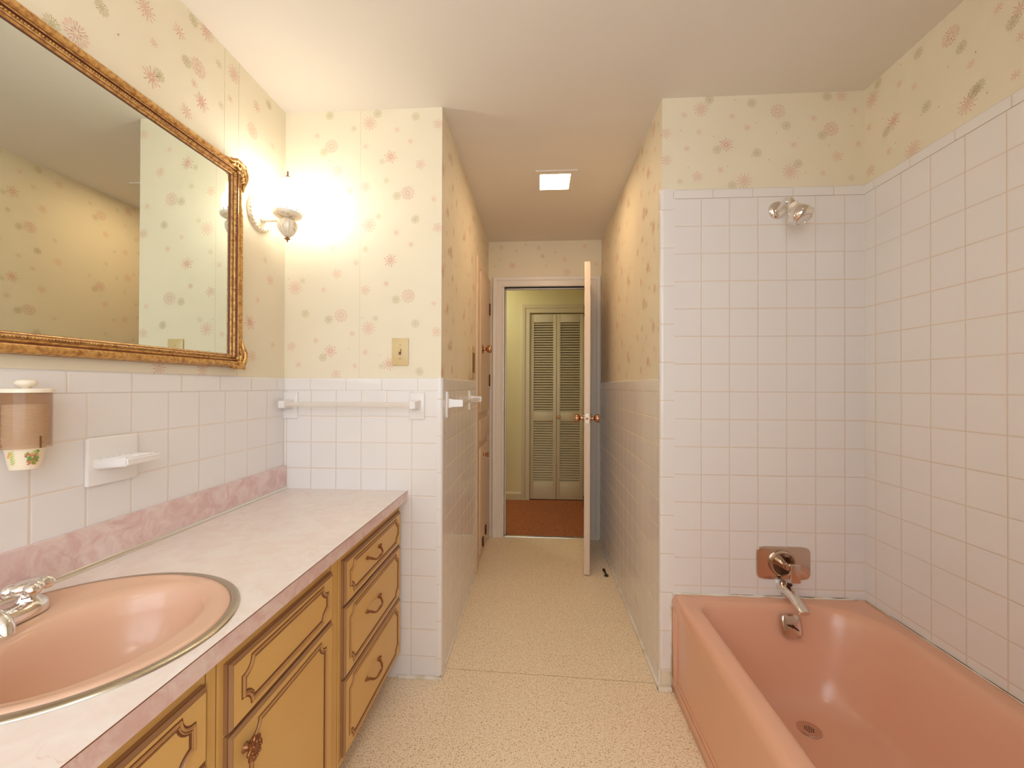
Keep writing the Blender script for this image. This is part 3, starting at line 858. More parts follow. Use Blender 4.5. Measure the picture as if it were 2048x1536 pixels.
# rope bead
def rope(bm, A, B, step=.0062):
    A, B = Vector(A), Vector(B); n = int((B - A).length / step); d = (B - A) / n; dn_ = d.normalized()
    for k in range(n):
        c = A + d * (k + .5)
        q_ = Vector((0, dn_.z, dn_.y)) * .0022
        vs = bmesh.ops.create_icosphere(bm, subdivisions=1, radius=.0021)['verts']
        for v_ in vs: v_.co = c + v_.co * 1.15
rx = XL + .0235; ro = .0348
rope(bm, (rx, MY0 + ro, MZ0 + ro), (rx, MY1 - ro, MZ0 + ro)); rope(bm, (rx, MY0 + ro, MZ1 - ro), (rx, MY1 - ro, MZ1 - ro))
rope(bm, (rx, MY1 - ro, MZ0 + ro), (rx, MY1 - ro, MZ1 - ro)); rope(bm, (rx, MY0 + ro, MZ0 + ro), (rx, MY0 + ro, MZ1 - ro))
obj('mirror_frame', bm, ['gold', 'gold_rope', 'gold_dark'], mi_, 50)
def acanthus(cy, cz, sy, sz):
    """carved corner; leaves run along both sides from the corner at (cy,cz); sy,sz point into the frame"""
    bm = nb(); x = XL + .030
    def pt(a, b, h=0): return Vector((x + h, cy + sy * a, cz + sz * b))
    def leafs(swap):
        f = (lambda a, b, h=0: pt(b, a, h)) if swap else pt
        # main S scroll along the side
        tube(bm, [f(.008, .010, .004), f(.028, .002, .007), f(.050, .000, .008), f(.072, .010, .006), f(.094, .010, .002)], [.009, .0085, .0075, .006, .0015], 10)
        tube(bm, [f(.020, .018, .001), f(.034, .020, .003), f(.046, .013, .004), f(.056, .018, .003), f(.066, .020, .001)], [.004, .0045, .004, .003, .001], 8)
        for k, (a0, b0) in enumerate(((.026, .010), (.040, .008), (.054, .009))):
            tube(bm, [f(a0, b0, .003), f(a0 + .006, b0 + .008, .005), f(a0 + .014, b0 + .011, .002)], [.0048, .0044, .001], 7)
            tube(bm, [f(a0, b0 - .004, .003), f(a0 + .005, b0 - .009, .003), f(a0 + .013, b0 - .012, 0)], [.0048, .0042, .001], 7)
        # curl at the end
        tube(bm, [f(.016 + .007 * math.cos(t), .012 + .007 * math.sin(t), .005) for t in [k * .7 for k in range(8)]], [.0034 - .0003 * k for k in range(8)], 7)
    leafs(False); leafs(True)
    for q_ in bm.verts: q_.co.x -= .001
    for a, b, r in ((.005, .005, .011), (-.002, -.002, .007), (.019, .019, .009), (.031, .031, .0065)):
        vs = bmesh.ops.create_icosphere(bm, subdivisions=2, radius=r)['verts']
        for v_ in vs: v_.co = pt(a, b) + Vector((v_.co.x * .7, v_.co.y, v_.co.z))
    return obj('corner_ornament', bm, M['gold'], mi_, 60)
acanthus(MY1, MZ1, -1, -1); acanthus(MY1, MZ0, -1, 1); acanthus(MY0, MZ1, 1, -1); acanthus(MY0, MZ0, 1, 1)

# ------------------------------------------------------------------ vanity
CT0, CT1 = .732, .768            # worktop bottom and top
XF = -.572                       # cabinet face plane
def moulding(bm, y0, y1, z0, z1, x, c=.030):
    """bead moulding with scooped corners on the plane x"""
    path = []
    def arc(cy, cz, a0, a1):
        for k in range(7):
            a = a0 + (a1 - a0) * k / 6
            path.append(Vector((x, cy + c * .86 * math.cos(a), cz + c * .86 * math.sin(a))))
    # counter-clockwise seen from +x (y right, z up); arcs are centred on the corners, scooping inward
    path.append(Vector((x, y0 + c, z0))); path.append(Vector((x, y1 - c, z0)))
    arc(y1, z0, PI, PI / 2)
    path.append(Vector((x, y1, z0 + c))); path.append(Vector((x, y1, z1 - c)))
    arc(y1, z1, -PI / 2, -PI)
    path.append(Vector((x, y1 - c, z1))); path.append(Vector((x, y0 + c, z1)))
    arc(y0, z1, 0, -PI / 2)
    path.append(Vector((x, y0, z1 - c))); path.append(Vector((x, y0, z0 + c)))
    arc(y0, z0, PI / 2, 0)
    h = .0045
    prof = [(-.0028, .0003, 1), (0, .0003, 2), (.0008, h * .7, 2), (.0025, h, 2), (.0042, h * .7, 2), (.0050, h * .35, 1), (.0062, h * .6, 2), (.0078, h * .45, 1), (.0086, .0003, 1), (.0112, .0002, 1)]
    sweep_loop(bm, path, prof, (1, 0, 0))

def front(name, y0, y1, z0, z1, parent, mould=True, ins=(.030, .030, .020, .016)):
    """drawer or door front: flat field, glazed chamfer, scooped bead moulding"""
    bm = nb()
    xb, xf, ch = XF, XF + .015, .006
    o = [Vector((xb, y0, z0)), Vector((xb, y1, z0)), Vector((xb, y1, z1)), Vector((xb, y0, z1))]
    rings = []
    for dx, ins_ in ((0, 0), (.008, 0), (.0092, .0015), (.015, ch), (.015, ch + .001)):
        rings.append([bm.verts.new((xb + dx, y, z)) for y, z in ((y0 + ins_, z0 + ins_), (y1 - ins_, z0 + ins_), (y1 - ins_, z1 - ins_), (y0 + ins_, z1 - ins_))])
    mis = [3, 1, 3, 1]
    for r, (A, B) in enumerate(zip(rings, rings[1:])):
        for k in range(4):
            f = bm.faces.new((A[k], A[(k + 1) % 4], B[(k + 1) % 4], B[k])); f.material_index = mis[r]
    bm.faces.new(rings[-1]).material_index = 0
    bm.faces.new(rings[0]).material_index = 0
    if mould: moulding(bm, y0 + ins[0], y1 - ins[1], z0 + ins[2], z1 - ins[3], xf)
    return obj(name, bm, ['cab', 'glaze', 'bead', 'cabside'], parent, 35)

def pull(y, z, parent):
    """antique bail pull with flared leaf ends"""
    bm = nb(); x = XF + .015; s = .048
    for k in (-1, 1):
        tube(bm, [(x - .001, y + k * s, z + .004), (x + .004, y + k * (s + .002), z + .004), (x + .010, y + k * (s - .003), z + .002)], [.0075, .0055, .004], 10)
        tube(bm, [(x + .004, y + k * s, z + .003), (x + .005, y + k * (s + .010), z + .008), (x + .003, y + k * (s + .017), z + .006)], [.005, .0038, .0015], 8)
    P_ = []
    for k in range(13):
        t = -1 + k / 6
        P_.append((x + .010 + .017 * (1 - t * t) ** .7, y + t * (s - .003), z + .002 - .010 * (1 - t * t) + .004 * math.cos(t * PI * 1.5)))
    tube(bm, P_, [.0028 + .0014 * math.cos(k / 12 * 2 * PI) ** 2 for k in range(13)], 10)
    obj('drawer_pull', bm, 'brass', parent, 60)

def flower_knob(y, z, parent):
    bm = nb(); x = XF + .015
    lathe(bm, [(0, 0), (.010, 0), (.006, .004), (.006, .014), (0, .015)], (x, y, z), (1, 0, 0), 16)
    lathe(bm, [(0, .014), (.012, .014), (.018, .017), (.019, .020), (.015, .023), (.006, .023), (0, .025)], (x, y, z), (1, 0, 0), 48, flute=(8, .14), sy=1.15)
    for k in range(8):
        a = 2 * PI * k / 8
        vs = bmesh.ops.create_icosphere(bm, subdivisions=1, radius=.0042)['verts']
        for v_ in vs: v_.co = Vector((x + .023, y + .0115 * math.cos(a), z + .013 * math.sin(a))) + v_.co * .9
    obj('knob', bm, 'brass', parent, 60)

def carcase(y0, y1, label, loc):
    t = thing('vanity_cabinet', label, 'cabinet', loc)
    return t
def body(t, y0, y1, lips):
    bm = nb()
    box(bm, XF - .018, XF, y0, y1, .095, CT0 - .001, 0, mi=0)
    box(bm, XL + TH + .004, XF - .018, y0, y0 + .015, .095, CT0 - .001); box(bm, XL + TH + .004, XF - .018, y1 - .015, y1, .095, CT0 - .001)
    box(bm, XL + TH + .004, XF - .018, y0 + .015, y1 - .015, .095, .11)
    box(bm, XL + TH + .004, XF - .075, y0, y1, 0, .095, 0, mi=1)
    # face-frame beads (glazed grooves) around the openings
    for a, b, z0, z1 in lips:
        p_ = [Vector((XF, a, z0)), Vector((XF, b, z0)), Vector((XF, b, z1)), Vector((XF, a, z1))]
        sweep_loop(bm, p_, [(0, .0003, 1), (.0012, .0003, 0), (.002, .003, 0), (.0055, .003, 0), (.0068, .0004, 1), (.0085, .0002, 1)], (1, 0, 0))
    obj('cabinet_body', bm, ['cab', 'glaze'], t, 35)

# drawer bank next to the cross wall
def drawer_bank(y0, y1, label):
    t = carcase(y0, y1, label, (-.8, (y0 + y1) / 2, 0))
    body(t, y0, y1, [(y0 + .012, y1 - .010, .108, .712)])
    a, b = y0 + .032, y1 - .022
    for z0, z1 in ((.558, .690), (.346, .552), (.118, .340)):
        d = front('drawer', a, b, z0, z1, t)
        pull((a + b) / 2 - .04, (z0 + z1) / 2 + .008, d)
    return t
drawer_bank(1.146, 1.686, 'mustard vanity drawer bank with three drawers against the tiled cross wall')
# sink base: two false fronts above two doors
t = carcase(.29, 1.145, 'mustard vanity sink base with false drawer fronts over doors below the sink', (-.8, .72, 0))
body(t, .291, 1.145, [(.708, 1.124, .108, .712), (.312, .692, .108, .712)])
for a, b, kn in ((.726, 1.108, .764), (.330, .676, .64)):
    front('drawer_front', a, b, .562, .690, t)
    d = front('door', a, b, .118, .556, t, ins=(.052, .040, .030, .022))
    flower_knob(kn, .508, d)
drawer_bank(-.25, .290, 'mustard vanity drawer bank at the near end of the counter')
bm = nb()
# worktop with the round cut-out for the sink
SX, SY, SAX, SAY = -.8057, .6812, .2463, .2245
def worktop():
    bm = nb()
    x0, x1, y0, y1 = XL + TH, -.537, -.255, D - TH
    N_ = 64
    inner_t, inner_b, outer_t, outer_b = [], [], [], []
    for k in range(N_):
        a = 2 * PI * k / N_
        ca, sa = math.cos(a), math.sin(a)
        ix, iy = SX + .232 * ca, SY + .210 * sa
        # march to the rectangle y range [SY-.3, SY+.3]
        tx = (x1 - SX) / ca if ca > 1e-9 else ((x0 - SX) / ca if ca < -1e-9 else 1e9)
        ty = .30 / abs(sa) if abs(sa) > 1e-9 else 1e9
        tt = min(tx, ty)
        ox, oy = SX + tt * ca, SY + tt * sa
        inner_t.append(bm.verts.new((ix, iy, CT1))); inner_b.append(bm.verts.new((ix, iy, CT0)))
        outer_t.append((ox, oy))
    # add exact corners by snapping the nearest samples
    for cx_, cy_ in ((x1, SY + .3), (x1, SY - .3), (x0, SY + .3), (x0, SY - .3)):
        j = min(range(N_), key=lambda i: (outer_t[i][0] - cx_) ** 2 + (outer_t[i][1] - cy_) ** 2)
        outer_t[j] = (cx_, cy_)
    ot = [bm.verts.new((x, y, CT1)) for x, y in outer_t]
    for k in range(N_):
        j = (k + 1) % N_
        bm.faces.new((inner_t[k], inner_t[j], ot[j], ot[k]))
        bm.faces.new((inner_b[k], inner_b[j], inner_t[j], inner_t[k]))
    def top_quad(a, b):
        vs = [bm.verts.new((x0, a, CT1)), bm.verts.new((x1, a, CT1)), bm.verts.new((x1, b, CT1)), bm.verts.new((x0, b, CT1))]
        bm.faces.new(vs)
    top_quad(y0, SY - .3); top_quad(SY + .3, y1)
    # front edge, ends, underside lip
    def q(vs, mi=0): f = bm.faces.new([bm.verts.new(v) for v in vs]); f.material_index = mi
    q([(x1, y0, CT1), (x1, y1, CT1), (x1, y1, CT0), (x1, y0, CT0)], 1)
    q([(x0, y0, CT1), (x1, y0, CT1), (x1, y0, CT0), (x0, y0, CT0)], 1)
    q([(x1, y0, CT0), (x1, y1, CT0), (XF - .02, y1, CT0), (XF - .02, y0, CT0)], 1)
    # thin dark laminate joint along the front top edge
    tube(bm, [(x1 + .0002, y0, CT1 - .0006), (x1 + .0002, y1, CT1 - .0006)], .0008, 6, mi=2)
    return bm
bm = worktop()
wt = obj('worktop', bm, ['counter', 'splash', 'glaze'], None, None)
tag(wt, 'pale pink marbled laminate worktop on the mustard vanity', 'countertop')
bs = thing('backsplash', 'deeper pink marbled backsplash strip behind the worktop', 'backsplash', (XL + TH, .8, CT1))
bm = nb(); box(bm, XL + TH, XL + TH + .013, -.255, D - TH, CT1, .864, .001)
obj('splash_board', bm, 'splash', bs)
bm = nb()
extrude_profile(bm, [(0, 0), (.010, 0), (.010, .0015), (.0065, .003), (.0035, .003), (.0025, .0075), (0, .009)], (XL + TH + .013, -.255, CT1 + .0002), (XL + TH + .013, D - TH - .001, CT1 + .0002), (1, 0, 0), (0, 0, 1))
obj('cove_strip', bm, 'alu', bs)

# ------------------------------------------------------------------ round pink sink
sk = thing('sink', 'round pink sink with metal rim set in the marbled worktop', 'sink', (SX, SY, CT1))
def ering(bm, cx_, cy_, ax, ay, z, n=96, e=2.0):
    out = []
    for k in range(n):
        a = 2 * PI * k / n
        c, s = math.cos(a), math.sin(a)
        out.append(bm.verts.new((cx_ + ax * math.copysign(abs(c) ** (2 / e), c), cy_ + ay * math.copysign(abs(s) ** (2 / e), s), z)))
    return out
def loft(bm, rings, mi=0, close_last=False):
    for A, B in zip(rings, rings[1:]):
        n = len(A)
        for k in range(n):
            f = bm.faces.new((A[k], A[(k + 1) % n], B[(k + 1) % n], B[k])); f.smooth = True; f.material_index = mi
    if close_last:
        f = bm.faces.new(rings[-1]); f.smooth = True; f.material_index = mi
bm = nb()
spec = [(0, SAX - .0155, SAY - .0155, CT1 - .012), (0, SAX - .0155, SAY - .0155, CT1 + .004), (0, SAX - .020, SAY - .020, CT1 + .0065), (0, SAX - .026, SAY - .026, CT1 + .0065)]
rings = [ering(bm, SX, SY, a, b, z) for _, a, b, z in spec]
BX, BY = -.764, .687
for t_, a, b, z in ((.25, .196, .196, CT1 + .004), (.75, .158, .182, CT1 + .002), (1, .140, .174, CT1 + .000), (1, .131, .168, CT1 - .006), (1, .124, .161, CT1 - .018), (1, .118, .154, CT1 - .045), (1, .109, .143, CT1 - .080), (1, .092, .124, CT1 - .112), (1, .062, .090, CT1 - .132), (1, .030, .045, CT1 - .140), (1, .021, .021, CT1 - .142)):
    rings.append(ering(bm, SX + (BX - SX) * t_, SY + (BY - SY) * t_, a, b, z))
loft(bm, rings, 0, True)
obj('basin', bm, 'pink_sink', sk, 70)
bm = nb()
R_ = [ering(bm, SX, SY, SAX - d_, SAY - d_, CT1 + h_) for d_, h_ in ((-.001, 0.0004), (-.0002, .0024), (.002, .0034), (.008, .0040), (.0135, .0044), (.0152, .0036), (.0156, .001))]
loft(bm, R_)
obj('rim', bm, 'nickel', sk, 70)
bm = nb()
lathe(bm, [(.021, -.001), (.020, .0015), (.012, .002), (.010, -.002), (0, -.002)], (BX, BY, CT1 - .141), (0, 0, 1), 24)
obj('drain', bm, 'chrome', sk, 50)

# faucet on the sink's rear deck
FX, FY = -.957, .668
fc = thing('sink_faucet', 'chrome two-handle faucet on the rear of the pink sink', 'faucet', (FX, FY, CT1 + .005))
bm = nb()
zb = CT1 + .004
pr = []
for k in range(40):
    a = 2 * PI * k / 40
    c, s = math.cos(a), math.sin(a)
    pr.append((FX + .031 * math.copysign(abs(c) ** .75, c), FY + .084 * math.copysign(abs(s) ** .6, s)))
def rr(sc_, z): return [bm.verts.new((FX + (x - FX) * sc_, FY + (y - FY) * (1 - (1 - sc_) * .4), z)) for x, y in pr]
loft(bm, [rr(1, zb), rr(1, zb + .012), rr(.93, zb + .019), rr(.75, zb + .024), rr(.4, zb + .026)], 0, True)
obj('faucet_base', bm, 'chrome', fc, 50)
bm = nb()
tube(bm, [(FX, FY - .012, zb + .014), (FX + .012, FY - .014, zb + .026), (FX + .035, FY - .018, zb + .032), (FX + .055, FY - .022, zb + .028), (FX + .066, FY - .024, zb + .018), (FX + .068, FY - .025, zb + .008)], [.019, .017, .0145, .013, .012, .0115], 20)
obj('spout', bm, 'chrome', fc, 60)
bm = nb(); lathe(bm, [(0, 0), (.003, 0), (.003, .028), (.007, .030), (.007, .036), (0, .038)], (FX - .022, FY, zb + .018), (0, 0, 1), 16)
obj('lift_rod', bm, 'chrome', fc, 50)
for s in (-1, 1):
    bm = nb(); y = FY + s * .056; x = FX
    lathe(bm, [(0, 0), (.022, 0), (.021, .006), (.016, .012), (.014, .018), (.018, .022), (.024, .026), (.026, .033), (.023, .040), (.014, .044), (0, .045)], (x, y, zb + .016), (0, 0, 1), 40, flute=(4, .08))
    for k in range(4):
        a = PI / 4 + .35 + k * PI / 2
        d_ = Vector((math.cos(a), math.sin(a), 0))
        c_ = Vector((x, y, zb + .016 + .032))
        tube(bm, [c_ + d_ * .010, c_ + d_ * .022, c_ + d_ * .030 + Vector((0, 0, -.001)), c_ + d_ * .036], [.011, .0125, .0115, .005], 14)
    obj('handle', bm, 'chrome', fc, 60)

# ------------------------------------------------------------------ bathtub
tb = thing('bathtub', 'pink enamelled bathtub along the right tiled wall', 'bathtub', (.9, .93, 0))
TX0, TX1, TY0, TY1, TZ = .531, XR - TH - .001, TUBY + TH + .001, D - TH - .0015, .381
def rrect(x0, x1, y0, y1, rads, n=10):
    """rounded rectangle, counter-clockwise from the (x1,y0) corner; rads for corners (x1,y0),(x1,y1),(x0,y1),(x0,y0)"""
    pts_ = []
    for (cx_, cy_, sx_, sy_, a0), r in zip(((x1, y0, -1, 1, -PI / 2), (x1, y1, -1, -1, 0), (x0, y1, 1, -1, PI / 2), (x0, y0, 1, 1, PI)), rads):
        for k in range(n):
            a = a0 + k / (n - 1) * PI / 2
            pts_.append((cx_ + sx_ * r + r * math.cos(a), cy_ + sy_ * r + r * math.sin(a)))
    # subdivide the long sides
    out = []
    K = len(pts_)
    for i in range(K):
        p, q_ = pts_[i], pts_[(i + 1) % K]
        out.append(p)
        if (i + 1) % n == 0:
            for j in range(1, 8): out.append((p[0] + (q_[0] - p[0]) * j / 8, p[1] + (q_[1] - p[1]) * j / 8))
    return out
bm = nb()
rings = []
def ring(x0, x1, y0, y1, rads, z, skew=0.0):
    return [bm.verts.new((x, y + (skew * (x - .9) if y > 1.2 else 0), z)) for x, y in rrect(x0, x1, y0, y1, rads)]
e_ = .0015
R4 = (e_, e_, e_, e_)
rings.append(ring(TX0 + .004, TX1, TY0, TY1, R4, .0))
rings.append(ring(TX0 + .004, TX1, TY0, TY1, R4, .060))
rings.append(ring(TX0 + .004, TX1, TY0, TY1, R4, .300))
rr_ = .030
for k in range(8):
    a = k / 7 * PI / 2
    rings.append(ring(TX0 + rr_ * (1 - math.cos(a)), TX1, TY0, TY1, R4, TZ - rr_ * .9 + rr_ * .9 * math.sin(a)))
ix0, ix1, iy0, iy1 = .607, 1.200, .235, 1.634
RI = (.16, .20, .060, .16)
def inset(l, r_, f, b, z, rads, sk=.02): rings.append(ring(ix0 + l, ix1 - r_, iy0 + f, iy1 - b, rads, z, sk))
inset(-.022, -.020, -.020, -.014, TZ - .0005, tuple(x + .012 for x in RI))
inset(-.010, -.010, -.010, -.006, TZ - .0018, tuple(x + .006 for x in RI))
inset(0, 0, 0, 0, TZ - .008, RI)
inset(.006, .008, .010, .007, TZ - .022, RI)
inset(.011, .022, .035, .014, TZ - .060, (.16, .20, .065, .16))
inset(.022, .050, .100, .030, TZ - .140, (.15, .19, .08, .15))
inset(.036, .078, .170, .050, TZ - .220, (.14, .17, .09, .14))
inset(.052, .100, .220, .068, TZ - .275, (.13, .16, .10, .13))
inset(.080, .128, .260, .095, TZ - .308, (.11, .13, .09, .11))
inset(.120, .165, .310, .135, TZ - .320, (.08, .09, .07, .08))
inset(.200, .240, .480, .260, TZ - .326, (.04, .04, .04, .04), .0)
loft(bm, rings, 0, True)
# raised border of the apron and its lower ledge
prof_ = [(0, 0), (.0035, 0), (.0035, .001), (0, .004)]
box(bm, TX0 - .0015, TX0 + .006, TY0, TY1 - .0, .010, .052, .0025)
box(bm, TX0 - .0005, TX0 + .006, TY0, TY1 - .0, .056, .068, .002)
box(bm, TX0 - .0010, TX0 + .006, TY1 - .050, TY1, .052, .330, .002)
obj('tub_shell', bm, 'pink_tub', tb, 50)
# overflow plate on the sloping end
ov = Vector((.936, 1.602, .318)); on_ = Vector((0, -.96, .28)).normalized()
ou = Vector((1, 0, 0)); ovv = on_.cross(ou).normalized()
if ovv.z < 0: ovv = -ovv
bm = nb()
def se(a_, b_, h, n=40):
    return [bm.verts.new(ov + ou * (a_ * math.copysign(abs(math.cos(t)) ** .55, math.cos(t))) + ovv * (b_ * math.copysign(abs(math.sin(t)) ** .55, math.sin(t))) + on_ * h) for t in [2 * PI * k / n for k in range(n)]]
loft(bm, [se(.036, .041, -.004), se(.036, .041, .003), se(.034, .039, .006), se(.028, .033, .0078), se(.01, .012, .0085)], 0, True)
op = obj('overflow_plate', bm, 'tinted_chrome', tb, 50)
bm = nb()
lathe(bm, [(0, 0), (.006, 0), (.006, .004), (0, .005)], ov + on_ * .008, on_, 16)
tube(bm, [ov + on_ * .011 - ou * .018 + ovv * .004, ov + on_ * .014, ov + on_ * .012 + ou * .017 - ovv * .012], [.003, .0035, .0025], 8)
obj('trip_lever', bm, 'bronze', op, 50)
# drain
bm = nb(); dc = (.905, 1.452, TZ - .3235)
lathe(bm, [(0, 0), (.036, 0), (.036, .0025), (.030, .0040), (.020, .0025), (0, .0025)], dc, (0, 0, 1), 36)
dr_ = obj('tub_drain', bm, 'tinted_chrome', tb, 40)
bm = nb()
for i in range(-2, 3):
    for j in range(-2, 3):
        x, y = .0068 * (i + .5 * (j % 2)), .0060 * j
        if x * x + y * y < .0165 ** 2: lathe(bm, [(0, 0), (.0023, 0), (0, .0003)], (dc[0] + x, dc[1] + y, dc[2] + .0026), (0, 0, 1), 8)
obj('strainer_holes', bm, 'black', dr_)

# ------------------------------------------------------------------ tub fittings on the end wall
yw = D - TH - .0005
tv = thing('tub_valve', 'rectangular tinted chrome shower valve plate on the tile above the tub spout', 'shower valve', (.953, yw, .515))
bm = nb()
def plate_ring(a_, b_, h, n=56):
    out = []
    for k in range(n):
        t = 2 * PI * k / n
        out.append(bm.verts.new((.953 + a_ * math.copysign(abs(math.cos(t)) ** .28, math.cos(t)), yw - h, .516 + b_ * math.copysign(abs(math.sin(t)) ** .28, math.sin(t)))))
    return out
loft(bm, [plate_ring(.101, .064, 0), plate_ring(.101, .064, .004), plate_ring(.099, .062, .007), plate_ring(.09, .054, .008)], 0, True)
obj('escutcheon', bm, 'tinted_chrome', tv, 40)
bm = nb(); lathe(bm, [(0, 0), (.049, 0), (.050, .006), (.047, .012), (.044, .013), (.040, .010), (0, .010)], (.945, yw - .008, .518), (0, -1, 0), 48)
obj('dial', bm, 'tinted_chrome', tv, 40)
bm = nb()
lathe(bm, [(0, 0), (.014, 0), (.013, .020), (0, .022)], (.945, yw - .018, .518), (0, -1, 0), 24)
box(bm, .950, .986, yw - .060, yw - .044, .462, .532, .004)
box(bm, .940, .975, yw - .048, yw - .036, .505, .528, .003)
obj('lever_handle', bm, 'tinted_chrome', tv, 40)

ts = thing('tub_spout', 'chrome tub spout below the valve plate', 'spout', (.953, yw, .42))
bm = nb()
def oval(c, a_, b_, d, n=28):
    d = Vector(d).normalized(); u = Vector((1, 0, 0)); v = d.cross(u).normalized()
    if v.z < 0: v = -v
    return [bm.verts.new(Vector(c) + u * a_ * math.cos(t) + v * b_ * math.sin(t)) for t in [2 * PI * k / n for k in range(n)]]
S_ = [((.953, yw, .424), .026, .026, (0, -1, 0)), ((.953, yw - .012, .424), .026, .026, (0, -1, -.05)), ((.953, yw - .035, .420), .023, .023, (0, -1, -.2)), ((.955, yw - .065, .411), .019, .018, (0, -1, -.35)), ((.957, yw - .095, .400), .0185, .015, (0, -1, -.4)), ((.958, yw - .118, .390), .0185, .013, (0, -1, -.45)), ((.958, yw - .126, .385), .017, .011, (0, -1, -.45))]
loft(bm, [oval(*s) for s in S_], 0, True)
obj('spout_body', bm, 'chrome', ts, 60)
bm = nb(); lathe(bm, [(0, 0), (.004, 0), (.004, .010), (.009, .012), (.009, .018), (0, .020)], (.954, yw - .040, .436), (0, -.2, 1), 16)
obj('diverter_knob', bm, 'bronze', ts, 50)

sh = thing('shower_head', 'chrome shower head on a bent arm near the top of the tub tile', 'shower head', (.931, yw, 1.892))
bm = nb(); lathe(bm, [(0, 0), (.034, 0), (.034, .004), (.031, .010), (.022, .014), (.012, .016), (0, .016)], (.931, yw, 1.892), (0, -1, 0), 40)
obj('flange', bm, 'chrome', sh, 50)
bm = nb()
tube(bm, [(.931, yw - .01, 1.890), (.933, yw - .035, 1.899), (.934, yw - .060, 1.905), (.935, yw - .080, 1.898), (.936, yw - .093, 1.880)], .0105, 16)
obj('arm', bm, 'chrome', sh, 60)
hd = Vector((.26, -.38, -.89)).normalized(); ho = Vector((.936, yw - .094, 1.876))
bm = nb(); lathe(bm, [(0, 0), (.014, 0), (.0155, .004), (.0155, .012), (.013, .016), (0, .017)], ho, hd, 28); obj('collar', bm, 'plastic_white', sh, 50)
bm = nb(); lathe(bm, [(0, .014), (.012, .014), (.020, .020), (.030, .032), (.037, .046), (.0395, .060), (.0385, .068), (.032, .076), (.029, .078), (.026, .077)], ho, hd, 48)
for k in range(10):
    a = 2 * PI * k / 10; u_, v_ = frame_of(hd)
    c_ = ho + hd * .058 + (u_ * math.cos(a) + v_ * math.sin(a)) * .0385
    vs = bmesh.ops.create_icosphere(bm, subdivisions=1, radius=.004)['verts']
    for q_ in vs: q_.co = c_ + q_.co
head = obj('spray_head', bm, 'chrome', sh, 50)
bm = nb(); lathe(bm, [(0, .0745), (.026, .0745), (.026, .0775), (.0235, .078), (.0225, .0755), (0, .0765)], ho, hd, 40, mi=0)
obj('nozzle_face', bm, 'tinted_chrome', head, 50)

# ------------------------------------------------------------------ towel bars
def towel_bar(name, label, A, B, out, zc):
    """A,B: plate centres on the tile; out: unit vector into the room"""
    A, B, out = Vector(A), Vector(B), Vector(out)
    al = (B - A).normalized()
    t = thing(name, label, 'towel bar', tuple((A + B) / 2))
    for c in (A, B):
        bm = nb()
        def rect(a_, b_, h, off=0):
            return [bm.verts.new(c + al * x + Vector((0, 0, z + off)) + out * h) for x, z in ((-a_, -b_), (a_, -b_), (a_, b_), (-a_, b_))]
        for A_, B_ in zip(*(lambda r: (r, r[1:]))([rect(.032, .056, 0), rect(.032, .056, .005), rect(.030, .054, .008), rect(.018, .020, .010, .006), rect(.0135, .016, .030, .006), rect(.0125, .0150, .068, .006), rect(.0115, .014, .070, .006)])):
            for k in range(4): bm.faces.new((A_[k], A_[(k + 1) % 4], B_[(k + 1) % 4], B_[k]))
            last = B_
        bm.faces.new(last)
        bmesh.ops.bevel(bm, geom=[e for e in bm.edges], offset=.0012, segments=2, affect='EDGES')
        obj('post', bm, 'ceramic', t, 40)
    bm = nb()
    a_, b_ = A + al * .010 + out * .055 + Vector((0, 0, .006)), B - al * .010 + out * .055 + Vector((0, 0, .006))
    pr = []
    for k in range(16):
        a = 2 * PI * k / 16
        pr.append((.0085 * math.copysign(abs(math.cos(a)) ** .5, math.cos(a)), .0095 * math.copysign(abs(math.sin(a)) ** .5, math.sin(a))))
    extrude_profile(bm, pr, a_, b_, out, (0, 0, 1))
    obj('bar', bm, 'caster', t, 50)
towel_bar('towel_bar', 'white ceramic towel bar on the cross wall above the worktop', (-1.038, D - TH, 1.117), (-.499, D - TH, 1.117), (0, -1, 0), 1.12)
towel_bar('towel_bar', 'white ceramic towel bar on the left tiled wall of the corridor', (XCL + TH, 1.782, 1.120), (XCL + TH, 2.37, 1.120), (1, 0, 0), 1.12)

# ------------------------------------------------------------------ soap dish
sd = thing('soap_dish', 'white ceramic soap dish with ridged tray on the left tiled wall', 'soap dish', (XL + TH, .974, 1.015))
bm = nb()
box(bm, XL + TH, XL + TH + .011, .912, 1.036, .957, 1.073, .004, 3)
obj('back_plate', bm, 'ceramic', sd, 40)
bm = nb()
vs = box(bm, XL + TH + .008, XL + TH + .092, .925, 1.024, 1.002, 1.022, 0)
for v_ in bm.verts:
    if v_.co.x > XL + .06:
        v_.co.y += .004 if v_.co.y < .97 else -.004
        if v_.co.z < 1.015: v_.co.z += .004
        else: v_.co.z += .003
    elif v_.co.z < 1.015: v_.co.z -= .004
bmesh.ops.bevel(bm, geom=list(bm.edges), offset=.003, segments=3, affect='EDGES')
for k in range(6):
    y = .938 + k * .0148
    tube(bm, [(XL + TH + .020, y, 1.0225), (XL + TH + .080, y, 1.0245)], .0018, 8)
obj('tray', bm, 'ceramic', sd, 40)

